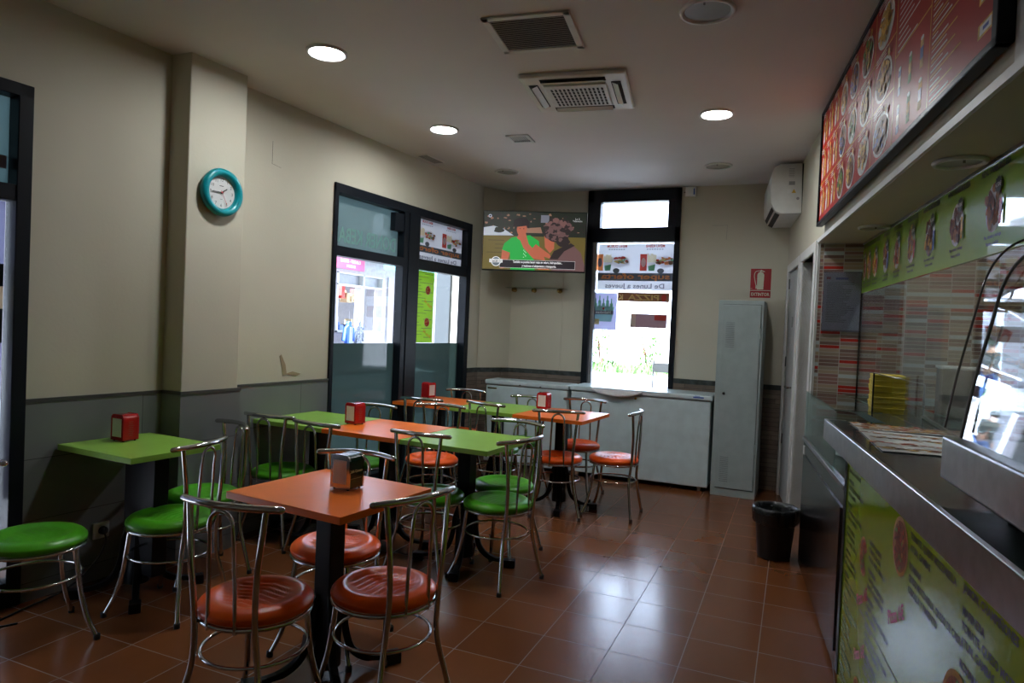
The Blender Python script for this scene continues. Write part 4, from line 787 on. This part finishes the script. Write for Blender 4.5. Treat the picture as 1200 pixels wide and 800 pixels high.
# ------------------------------------------------------------------ chairs (sitter faces +y)
def make_chair(kind, label, loc, rz):
    rp = .0045 if kind == 'vorange' else .0013
    t = thing('cafe_chair', label, 'chair', loc, rz, 'chrome cafe chairs')
    R_s = .192; seg = 56; rings = [(0.0), .02, .035, .05, .065, .08, .095, .11, .125, .137, .148, .160, .170, .178, .185, .190, .192]
    def h(x, y):
        r = math.hypot(x, y); z_ = .452 + .006 * (r / .16) ** 2 if r < .16 else .458 - .020 * ((r - .16) / .032) ** 2
        if r > .125 and r < .165: z_ += .004 * math.sin((r - .125) / .04 * PI)
        mk = max(0., min(1., (.125 - r) / .02)) * max(0., min(1., (.085 - abs(x) * .55) / .03))
        return z_ - .0045 * mk + rp * mk * math.sin((y + .30 * abs(x)) / .030 * 2 * PI)
    b = B(); vs = []; fs = []
    sub = []
    for i in range(len(rings) - 1):
        for q_ in range(2): sub.append(rings[i] + (rings[i + 1] - rings[i]) * q_ / 2)
    sub.append(R_s); sub = sub[1:]; vs.append((0, 0, h(0, 0)))
    for r in sub:
        for k in range(seg): a = 2 * PI * k / seg; vs.append((r * math.cos(a), r * math.sin(a), h(r * math.cos(a), r * math.sin(a))))
    for k in range(seg): fs.append((0, 1 + k, 1 + (k + 1) % seg))
    nr = len(sub)
    for i in range(nr - 1):
        for k in range(seg): a = 1 + i * seg; fs.append((a + k, a + seg + k, a + seg + (k + 1) % seg, a + (k + 1) % seg))
    for r, z_ in ((.194, .430), (.191, .418), (.180, .411), (.10, .409)):
        o = len(vs)
        for k in range(seg): a = 2 * PI * k / seg; vs.append((r * math.cos(a), r * math.sin(a), z_))
        for k in range(seg): fs.append((o - seg + k, o + k, o + (k + 1) % seg, o - seg + (k + 1) % seg))
    fs.append(tuple(range(len(vs) - 1, len(vs) - seg - 1, -1)))
    b.add(vs, fs, 0, True); b.build('seat', kind, t)
    circ = lambda r, z_, n=40: [(r * math.cos(2 * PI * k / n), r * math.sin(2 * PI * k / n), z_) for k in range(n)]
    b = B(); b.tube(circ(.186, .404), .0085, 0, 8, closed=True); b.build('seat_ring', 'chrome', t)
    b = B(); b.tube(circ(.178, .275), .0065, 0, 8, closed=True); b.build('stretcher_ring', 'chrome', t)
    yb = lambda x: -.200 + .050 * (x / .19) ** 2
    for s in (-1, 1):
        b = B(); b.tube(smoothpath([(s * .185, -.195, .012), (s * .160, -.178, .12), (s * .128, -.158, .27), (s * .118, -.166, .42), (s * .128, -.176, .60), (s * .148, yb(.148), .806)], 6), .0106, 0, 10); o = b.build('back_post', 'chrome', t)
        b = B(); b.lathe([(0, 0), (.013, 0), (.0135, .022), (.0105, .024)], 0, 12, c=(s * .187, -.196, 0)); b.build('rubber_foot', 'rubber', o)
        b = B(); b.tube(smoothpath([(s * .120, .120, .405), (s * .128, .130, .30), (s * .136, .142, .20), (s * .155, .165, .09), (s * .182, .192, .012)], 6), .0106, 0, 10); o = b.build('leg', 'chrome', t)
        b = B(); b.lathe([(0, 0), (.013, 0), (.0135, .022), (.0105, .024)], 0, 12, c=(s * .184, .194, 0)); b.build('rubber_foot', 'rubber', o)
    pts = [(x, yb(x), .812 - .006 * (x / .19) ** 2) for x in [-.190 + .38 * i / 18 for i in range(19)]]
    b = B(); b.tube(pts, .0125, 0, 12, round_=True); b.build('back_rail', 'chrome', t)
    w_ = .046; pts = [(-w_ * 1.15, -.180, .392), (-w_ * 1.1, -.184, .55), (-w_, -.192, .70)]; pts += [(-w_ * math.cos(a), -.197, .745 + .048 * math.sin(a)) for a in [PI * k / 10 for k in range(11)]]; pts += [(w_, -.192, .70), (w_ * 1.1, -.184, .55), (w_ * 1.15, -.180, .392)]
    b = B(); b.tube(pts, .0068, 0, 8); b.build('back_arch', 'chrome', t)
    return t
D = math.degrees
def face(dx, dy): return math.atan2(dy, dx) - PI / 2
CH = [('g', -2.965, 1.855, face(.35, 1), 'green seat chair cut off by the left picture edge, nearest the wall'),
      ('o', -1.700, 1.822, face(-.12, 1), 'orange seat chair at front left, back to the camera, closest to the viewer'),
      ('o', -1.370, 2.120, face(-1, .30), 'orange seat chair at right side of the front orange table'),
      ('o', -1.820, 2.420, face(.14, -1), 'orange seat chair behind the front orange table, facing the camera'),
      ('g', -2.745, 2.350, face(-1, -.20), 'green seat chair at right side of the green table by the pillar'),
      ('g', -2.975, 2.745, face(-.38, -1), 'green seat chair between the pillar table and the middle row, facing camera'),
      ('g', -3.025, 3.440, face(-.02, 1), 'green seat chair nearest the left wall in the middle row, back to camera'),
      ('g', -2.580, 3.370, face(.15, 1), 'green seat chair with slanted back between the green and orange middle tables'),
      ('g', -1.915, 3.425, face(.02, 1), 'green seat chair at front of the aisle end middle table, back to camera'),
      ('g', -1.515, 3.475, face(-1, .30), 'green seat chair out on the aisle end of the middle row'),
      ('g', -1.660, 3.885, face(-.12, -1), 'green seat chair behind the aisle end middle table, facing camera'),
      ('g', -2.820, 3.985, face(.12, -1), 'green seat chair behind the middle row beside the left window'),
      ('o', -2.430, 4.330, face(.16, -1), 'orange seat chair between the middle row and back row, facing camera'),
      ('o', -2.810, 4.950, face(0, 1), 'chair in front of back row table with the leftmost back napkin holder, back to camera'),
      ('g', -2.225, 5.010, face(.25, 1), 'green seat chair at front of the middle table in back row'),
      ('o', -1.665, 4.950, face(-.30, 1), 'orange seat chair in front of the aisle end back table, back to camera'),
      ('o', -1.705, 5.600, face(-.02, -1), 'orange seat chair between the aisle end back table and the freezer'),
      ('o', -1.275, 5.175, face(-1, .0), 'orange seat chair standing out on the aisle side of the back row'),
      ('g', -2.180, 5.450, face(-.1, -1), 'chair behind the middle back table with its rail just left of red napkin holder'),
      ('o', -2.850, 5.560, face(.14, -1), 'chair farthest back at left, behind the back row table at the window')]
protos = {}
for k, x, y, rz, lab in CH:
    if k not in protos: protos[k] = make_chair('vgreen' if k == 'g' else 'vorange', lab, (x, y, 0), rz)
    else: dup(protos[k], lab, (x, y, 0), rz)
# ------------------------------------------------------------------ napkin holders
def holder(kind, label, x, y, rz):
    t = thing('napkin_holder', label, 'napkin holder', (x, y, .7505), rz, 'napkin holders'); w_, d, h_ = .094, .088, .138; r = .022
    pr_ = [(-w_ / 2, .006), (w_ / 2, .006), (w_ / 2, h_ - r)] + [(w_ / 2 - r + r * math.cos(a), h_ - r + r * math.sin(a)) for a in [PI / 2 * k / 5 for k in range(1, 6)]] + [(-w_ / 2 + r - r * math.sin(a), h_ - r + r * math.cos(a)) for a in [PI / 2 * k / 5 for k in range(0, 6)]]
    m = Matrix(((1, 0, 0, 0), (0, 0, -1, 0), (0, 1, 0, 0), (0, 0, 0, 1)))
    body, rim = ('red', 'red') if kind == 'red' else ('dgreen', 'chrome')
    b = B(m); b.prism(pr_, -d / 2 + .006, d / 2 - .006, 0); b.build('casing', body, t, bevel=.002)
    for s in (-1, 1):
        b = B(m); big = [(px * 1.03, .004 + (pz - .004) * 1.015) for px, pz in pr_]; b.prism(big, *( (d / 2 - .008, d / 2) if s > 0 else (-d / 2, -d / 2 + .008)), 0); b.build('end_rim', rim, t, bevel=.002)
        b = B(m); y_ = s * (d / 2 + .0006); b.box(-w_ / 2 + .013, .024, y_ - .001, w_ / 2 - .013, h_ - .020, y_ + .001); b.build('napkins', 'napkin', t)
    b = B(); [b.lathe([(0, 0), (.005, 0), (.005, .008)], 0, 8, c=(sx_ * (w_ / 2 - .012), sy * (d / 2 - .012), -.0005)) for sx_ in (-1, 1) for sy in (-1, 1)]; b.build('feet', 'rubber', t)
    if kind != 'red':
        b = B(Matrix(((0, 0, 1, w_ / 2 + .0006), (1, 0, 0, 0), (0, 1, 0, 0), (0, 0, 0, 1)))); b.text('Café Queens', 0, .070, .0155, 0, 0, 'C', bold=.02); b.rect(-.03, .045, .03, .0458); b.build('lettering', 'cream', t)
    else:
        b = B(Matrix(((0, 0, 1, w_ / 2 + .0006), (1, 0, 0, 0), (0, 1, 0, 0), (0, 0, 0, 1)))); [b.rect(-.012 - (k % 2) * .003, .03 + k * .010, .010 + (k % 3) * .003, .033 + k * .010) for k in range(8)]; b.build('embossing', mat('worn_red', (.26, .02, .015), .4) if 'worn_red' not in bpy.data.materials else bpy.data.materials['worn_red'], t)
    return t
hr = holder('red', 'red napkin holder on the green table by the pillar', -3.200, 2.440, math.radians(-2))
dup(hr, 'red napkin holder where the green and orange middle row tables meet', (-2.640, 3.660, .7505), math.radians(-10))
dup(hr, 'red napkin holder on the back row orange table at the window', (-3.085, 5.385, .7505), math.radians(75))
dup(hr, 'red napkin holder on the aisle end orange table in the back row', (-1.935, 5.330, .7505), math.radians(-4))
holder('chrome', 'chrome and dark green napkin holder on the front orange table', -1.640, 2.235, math.radians(-5))
# ------------------------------------------------------------------ the street outside
st(B().box(-40, -20, -.20, 30, 60, -.125).build('ground', mat('sunlit_pavement', (.50, .50, .50), .8, scale=2)))
st(B().box(-5.6, -6, -.126, -3.74, 16, -.03).build('pavement_left', mat('pavement_slabs', (.22, .21, .21), .8)))
st(B().box(-12.2, -6, -.126, -5.6, 19, -.118).build('road', mat('asphalt', (.07, .07, .075), .8, scale=8)))
FX = -12.2; FS = frame(FX, 0, 0, 0, 1); k_ = (FX) / -8.5
def sy(y): return y * k_
def sz(z_): return 1.423 + (z_ - 1.423) * k_
b = B(FS); panel(b, 4, 30, -.13, 6.5, [(sy(11.0), sy(12.68), sz(1.18), sz(2.40))], .3); t = thing('shop_building', 'pale shop building across the street seen through the left window', 'building')
fac = b.build('facade', mat('pale_pink_render', (.36, .33, .35), .8, var=.08), t)
b = B(FS); q_ = (sy(11.0), sy(12.68), sz(1.18), sz(2.40)); b.box(q_[0], q_[2], -.28, q_[1], q_[2] + .06, .02); b.box(q_[0], sz(2.14), -.28, q_[1], sz(2.17), .02); b.box(q_[0], q_[3] - .03, -.3, q_[1], q_[3], .02)
for xx in (11.0, 11.88, 12.60): b.box(sy(xx), q_[2], -.28, sy(xx) + .07, q_[3], .02)
b.build('shop_window_frame', 'whitep', t); b = B(FS); b.box(q_[0] - .6, q_[2] - .3, -1.6, q_[1] + 3, q_[3] + .5, -1.55); b.box(q_[0], q_[2], -1.2, q_[1], q_[2] + .02, -.2); b.build('shop_interior', 'grey', t)
b = B(FS); b.box(q_[0], sz(2.18), -.22, q_[1], sz(2.38), -.15); [b.box(q_[0], sz(2.18) + k * .05, -.15, q_[1], sz(2.18) + .012 + k * .05, -.13) for k in range(6)]; b.build('roller_shutter', mat('shutter_grey', (.30, .31, .33), .5), t)
b = B(FS); b.box(sy(12.80), -.12, 0, sy(12.86), sz(2.43), .05); b.build('downpipe', mat('pale_grey_pipe', (.42, .42, .45), .6), t)
b = B(FS); b.add([(sy(11.7), sz(2.98), 0.02), (sy(17), sz(2.98), .02), (sy(17), sz(2.62), .9), (sy(11.7), sz(2.62), .9)], [(0, 1, 2, 3)])
n = 40; xs = [sy(11.7) + (sy(17) - sy(11.7)) * i / n for i in range(n + 1)]; b.add([(x, sz(2.62), .9) for x in xs] + [(x, sz(2.62) - .14 - (.03 if i % 2 else 0), .9) for i, x in enumerate(xs)], [(i, i + 1, i + n + 2, i + n + 1) for i in range(n)])
tag(b.build('awning', mat('teal_awning', (.22, .56, .48), .8)), 'teal awning with scalloped edge on the shop across the street', 'awning')
t = thing('shop_sign', 'pink shop sign with white lettering at top left of the street view', 'sign', m=FS)
b = B(); b.box(sy(10.85), sz(2.47), .04, sy(11.80), sz(2.80), .12, 0); b.text('ROPA', sy(11.32), sz(2.69), .16, .125, 1, 'C', bold=.03); b.text('BAZAR - REGALO', sy(11.32), sz(2.60), .13, .125, 1, 'C', bold=.03, sx=.95); b.text('HOGAR', sy(11.34), sz(2.505), .12, .125, 1, 'C', bold=.03); b.build('board', [mat('sign_pink', (.62, .10, .24), .5), 'wht'], t)
rnd = random.Random(12)
goods = [mat('goods_red', (.55, .06, .05)), mat('goods_white', (.6, .6, .6)), mat('goods_tan', (.45, .35, .2)), mat('goods_blue', (.1, .18, .45)), mat('goods_dark', (.06, .06, .07))]
for k in range(16):
    wd, hh = rnd.uniform(.10, .22), rnd.uniform(.15, .5); c = rnd.randrange(5); x = sy(11.1) + (k % 8) * .26 + rnd.uniform(0, .05); yy = q_[2] + .02 if k < 8 else q_[2] + .85 + rnd.uniform(0, .2)
    b = B(FS); b.box(x, yy, -.8, x + wd, yy + hh, -.55)
    if k % 3 == 0: b.tube([(x + wd / 2, yy + hh, -.68), (x + wd / 2, yy + hh + .08, -.68)], .04, 0, 8)
    if k >= 8: b.box(x - .02, yy - .012, -.85, x + wd + .03, yy, -.5)
    tag(b.build('shop_item', goods[c], bevel=.01), 'small %s boxed item on display in the shop window across the street' % ['red', 'white', 'tan', 'blue', 'dark'][c], 'goods', ['red', 'white', 'tan', 'blue', 'dark'][c] + ' goods in the shop window')
def coat(x, y, m_, m2, label, stripe):
    t = thing('hanging_jacket', label, 'jacket', m=FS @ Matrix.Translation((x, y, .35)) @ Matrix.Scale(.60, 4)); b = B()
    out = [(-.20, .0), (.20, .0), (.23, .55), (.34, .15), (.42, .20), (.30, .80), (.12, .92), (.07, .98), (-.07, .98), (-.12, .92), (-.30, .80), (-.42, .20), (-.34, .15), (-.23, .55)]
    b.prism(out, -.09, .09, 0); b.build('jacket_body', m_, t, bevel=.04, seg=3)
    b = B(); b.lathe([(0, 1.12), (.07, 1.10), (.10, 1.02), (.08, .94)], 0, 14); b.m = Matrix.Rotation(0, 4, 'X'); b = B(); b.prism([(-.10, .93), (.10, .93), (.11, 1.04), (.06, 1.11), (-.06, 1.11), (-.11, 1.04)], -.08, .08); b.build('hood', m_, t, bevel=.03, seg=3)
    b = B(); [b.box(sx_, .02, .091, sx_ + .05, .85, .10) for sx_ in stripe]; b.build('stripes', m2, t)
    b = B(); b.tube([(0, 1.11, 0), (0, 1.6, 0)], .01, 0, 6); b.build('hook', 'steel', t)
coat(sy(11.12), .74, mat('blue_cloth', (.06, .16, .55), .8), 'wht', 'bright blue jacket with pale stripes hanging outside the shop', (-.03, .10)); coat(sy(11.44), .74, mat('camouflage_cloth', (.22, .24, .30), .8, var=.9, scale=14), 'grey', 'patterned grey jacket hanging outside the shop beside the blue one', (.0,))
# wall wing outside the right pane
b = B(); b.box(-5.16, 9.2, -.12, -3.9, 9.6, 4.2); t = tag(b.build('neighbouring_wall', mat('cream_render', (.26, .25, .21), .85)), 'pale rendered wall outside the right pane of the left window', 'wall')
b = B(); b.box(-5.17, 9.14, -.12, -4.93, 9.21, 4.2); b.build('dark_pilaster', mat('grey_pilaster', (.022, .026, .028), .7), t)
# beyond the back window: verge, fence, far wall, plants, chair, walker
st(B().box(-14, 19.6, -.126, 6, 60, -.02).build('verge_kerb', mat('pale_kerb', (.50, .50, .52), .8)))
rnd = random.Random(31); b = B()
for k in range(1800):
    x = rnd.uniform(-8.6, -2.8); y = rnd.uniform(23.2, 25.0); h_ = rnd.uniform(.12, .45); a = rnd.uniform(0, PI); dx, dy = math.cos(a) * .05, math.sin(a) * .05; lx_, ly_ = rnd.uniform(-.15, .15), rnd.uniform(-.15, .15)
    b.add([(x - dx, y - dy, -.03), (x + dx, y + dy, -.03), (x + lx_ + dx * .3, y + ly_, h_)], [(0, 1, 2)])
o = tag(b.build('grass_verge', mat('verge_green', (.13, .26, .07), .8, var=.5)), 'green grass and weeds along the sunlit fence', 'grass', kind='stuff')
t = thing('slatted_fence', 'pale slatted fence behind the grass verge beyond the window', 'fence')
b = B(); b.box(-9, 25.75, .1, -2.4, 25.8, .25); b.box(-9, 25.75, 1.6, -2.4, 25.8, 1.75)
for k in range(44): b.box(-9 + k * .15, 25.70, -.03, -9 + k * .15 + .10, 25.75, 1.9 + .05 * (k % 3))
b.build('slats', mat('bleached_wood', (.60, .55, .50), .8), t)
for k in range(4): B().box(-9 + k * 2.1, 25.8, -.03, -8.88 + k * 2.1, 25.92, 2.1).build('post', 'grey', t)
for i, (x, y, s) in enumerate(((-6.6, 24.2, 1.0), (-4.9, 24.4, .8))):
    t = thing('shrub', ['leafy shrub at left in front of the far fence', 'leafy shrub at right in front of the far fence'][i], 'shrub', (x, y, -.03)); b = B()
    for k in range(240):
        a = rnd.uniform(0, 2 * PI); r = .55 * s * math.sqrt(rnd.random()); z_ = rnd.uniform(.2, 1.7) * s; c = Vector((r * math.cos(a), r * math.sin(a), z_)); d = Vector((rnd.uniform(-1, 1), rnd.uniform(-1, 1), rnd.uniform(-.5, 1))).normalized() * .11; e = d.cross(Vector((0, 0, 1))) * .5
        b.add([tuple(c - d), tuple(c + e), tuple(c + d), tuple(c - e)], [(0, 1, 2, 3)])
    b.build('foliage', 'food4', t); b = B(); [b.tube([(0, 0, 0), (rnd.uniform(-.3, .3) * s, rnd.uniform(-.3, .3) * s, 1.4 * s)], .015, 0, 5) for _ in range(5)]; b.build('stems', 'food2', t)
b = B(); b.box(-24, 31, -.1, 6, 31.5, 17); tag(b.build('far_bounce_building', mat('far_bluish_bounce', (.60, .64, .72), .85)), 'bluish building added tall beyond the fence to brighten the floor', 'building')  # raised and tinted blue so its sunlit face brightens the floor reflection
t = thing('outdoor_chair', 'thin metal terrace chair outside the back window at its right edge', 'chair', (-1.60, 9.1, -.125))
b = B()
for sx_ in (-.2, .2):
    b.tube([(sx_, -.2, 0), (sx_, -.2, .45)], .012, 0, 8); b.tube([(sx_, .2, 0), (sx_, .2, .45), (sx_, .24, 1.18)], .012, 0, 8)
b.tube([(-.2, -.2, .44), (.2, -.2, .44)], .012, 0, 8); b.build('frame', 'steeld', t); B().box(-.21, -.21, .45, .21, .21, .475).build('seat', 'grey', t, bevel=.008); B().box(-.2, .215, 1.02, .2, .24, 1.15).build('backrest', 'grey', t, bevel=.008)
# a walker on the street (seen mirrored in the glass screen)
t = thing('person', 'person in dark top and blue jeans walking past outside, carrying white bag', 'person', (-6.75, 18.9, -.125), math.radians(70))
def skin(name, pts, edges, rad, mt_, root=0):
    me = bpy.data.meshes.new(name); me.from_pydata(pts, edges, []); o = bpy.data.objects.new(name, me); COL.objects.link(o); o.parent = t
    sk = o.modifiers.new('skin', 'SKIN'); lay = me.skin_vertices[0].data if me.skin_vertices else None
    if lay is None:
        bm_ = __import__('bmesh').new(); bm_.from_mesh(me); bm_.verts.layers.skin.verify(); bm_.to_mesh(me); bm_.free(); lay = me.skin_vertices[0].data
    for i, r in enumerate(rad): lay[i].radius = (r, r); lay[i].use_root = (i == root)
    s = o.modifiers.new('sub', 'SUBSURF'); s.levels = 2; s.render_levels = 2; me.materials.append(M[mt_] if isinstance(mt_, str) else mt_); return o
P_ = [(0, 0, .95), (0, 0, 1.15), (0, .02, 1.40), (0, .03, 1.50), (0, .05, 1.62), (0, .05, 1.72), (-.10, 0, .90), (-.11, .16, .50), (-.11, .18, .08), (-.11, .30, .03), (.10, 0, .90), (.11, -.06, .50), (.11, -.32, .14), (.11, -.26, .03),
      (-.19, .02, 1.40), (-.24, -.08, 1.12), (-.24, .06, .90), (-.24, .09, .82), (.19, .02, 1.40), (.24, .04, 1.12), (.24, .16, .90), (.24, .18, .82)]
E_ = [(0, 1), (1, 2), (2, 3), (3, 4), (4, 5), (0, 6), (6, 7), (7, 8), (8, 9), (0, 10), (10, 11), (11, 12), (12, 13), (2, 14), (14, 15), (15, 16), (16, 17), (2, 18), (18, 19), (19, 20), (20, 21)]
body = skin('body', P_, E_, [.14, .13, .15, .055, .10, .085, .085, .06, .045, .035, .085, .06, .045, .035, .06, .045, .035, .03, .06, .045, .035, .03], mat('skin_tone', (.42, .24, .16), .6))
skin('jeans', [(0, 0, .98), (-.10, 0, .88), (-.11, .16, .50), (-.11, .18, .12), (.10, 0, .88), (.11, -.06, .50), (.11, -.31, .18)], [(0, 1), (1, 2), (2, 3), (0, 4), (4, 5), (5, 6)], [.15, .10, .075, .065, .10, .075, .065], mat('denim', (.05, .12, .32), .8))
skin('jacket', [(0, 0, 1.0), (0, 0, 1.18), (0, .02, 1.42), (-.19, .02, 1.40), (-.24, -.08, 1.12), (-.24, .05, .93), (.19, .02, 1.40), (.24, .04, 1.12), (.24, .15, .93)], [(0, 1), (1, 2), (2, 3), (3, 4), (4, 5), (2, 6), (6, 7), (7, 8)], [.165, .16, .17, .08, .06, .05, .08, .06, .05], mat('dark_jacket', (.03, .04, .04), .8))
b = B(); b.lathe([(.08, 1.60), (.112, 1.66), (.115, 1.72), (.09, 1.79), (0, 1.82)], 0, 18, c=(0, .04, 0)); b.build('hair', 'ink', t)
o = B().lathe([(0, 0), (.13, .02), (.17, .2), (.12, .38), (.03, .44), (0, .44)], 0, 18).build('shopping_bag', 'wht'); o.matrix_world = t.matrix_world @ Matrix.Translation((-.26, .12, .40)) ; tag(o, 'white shopping bag held by the person walking outside', 'bag')
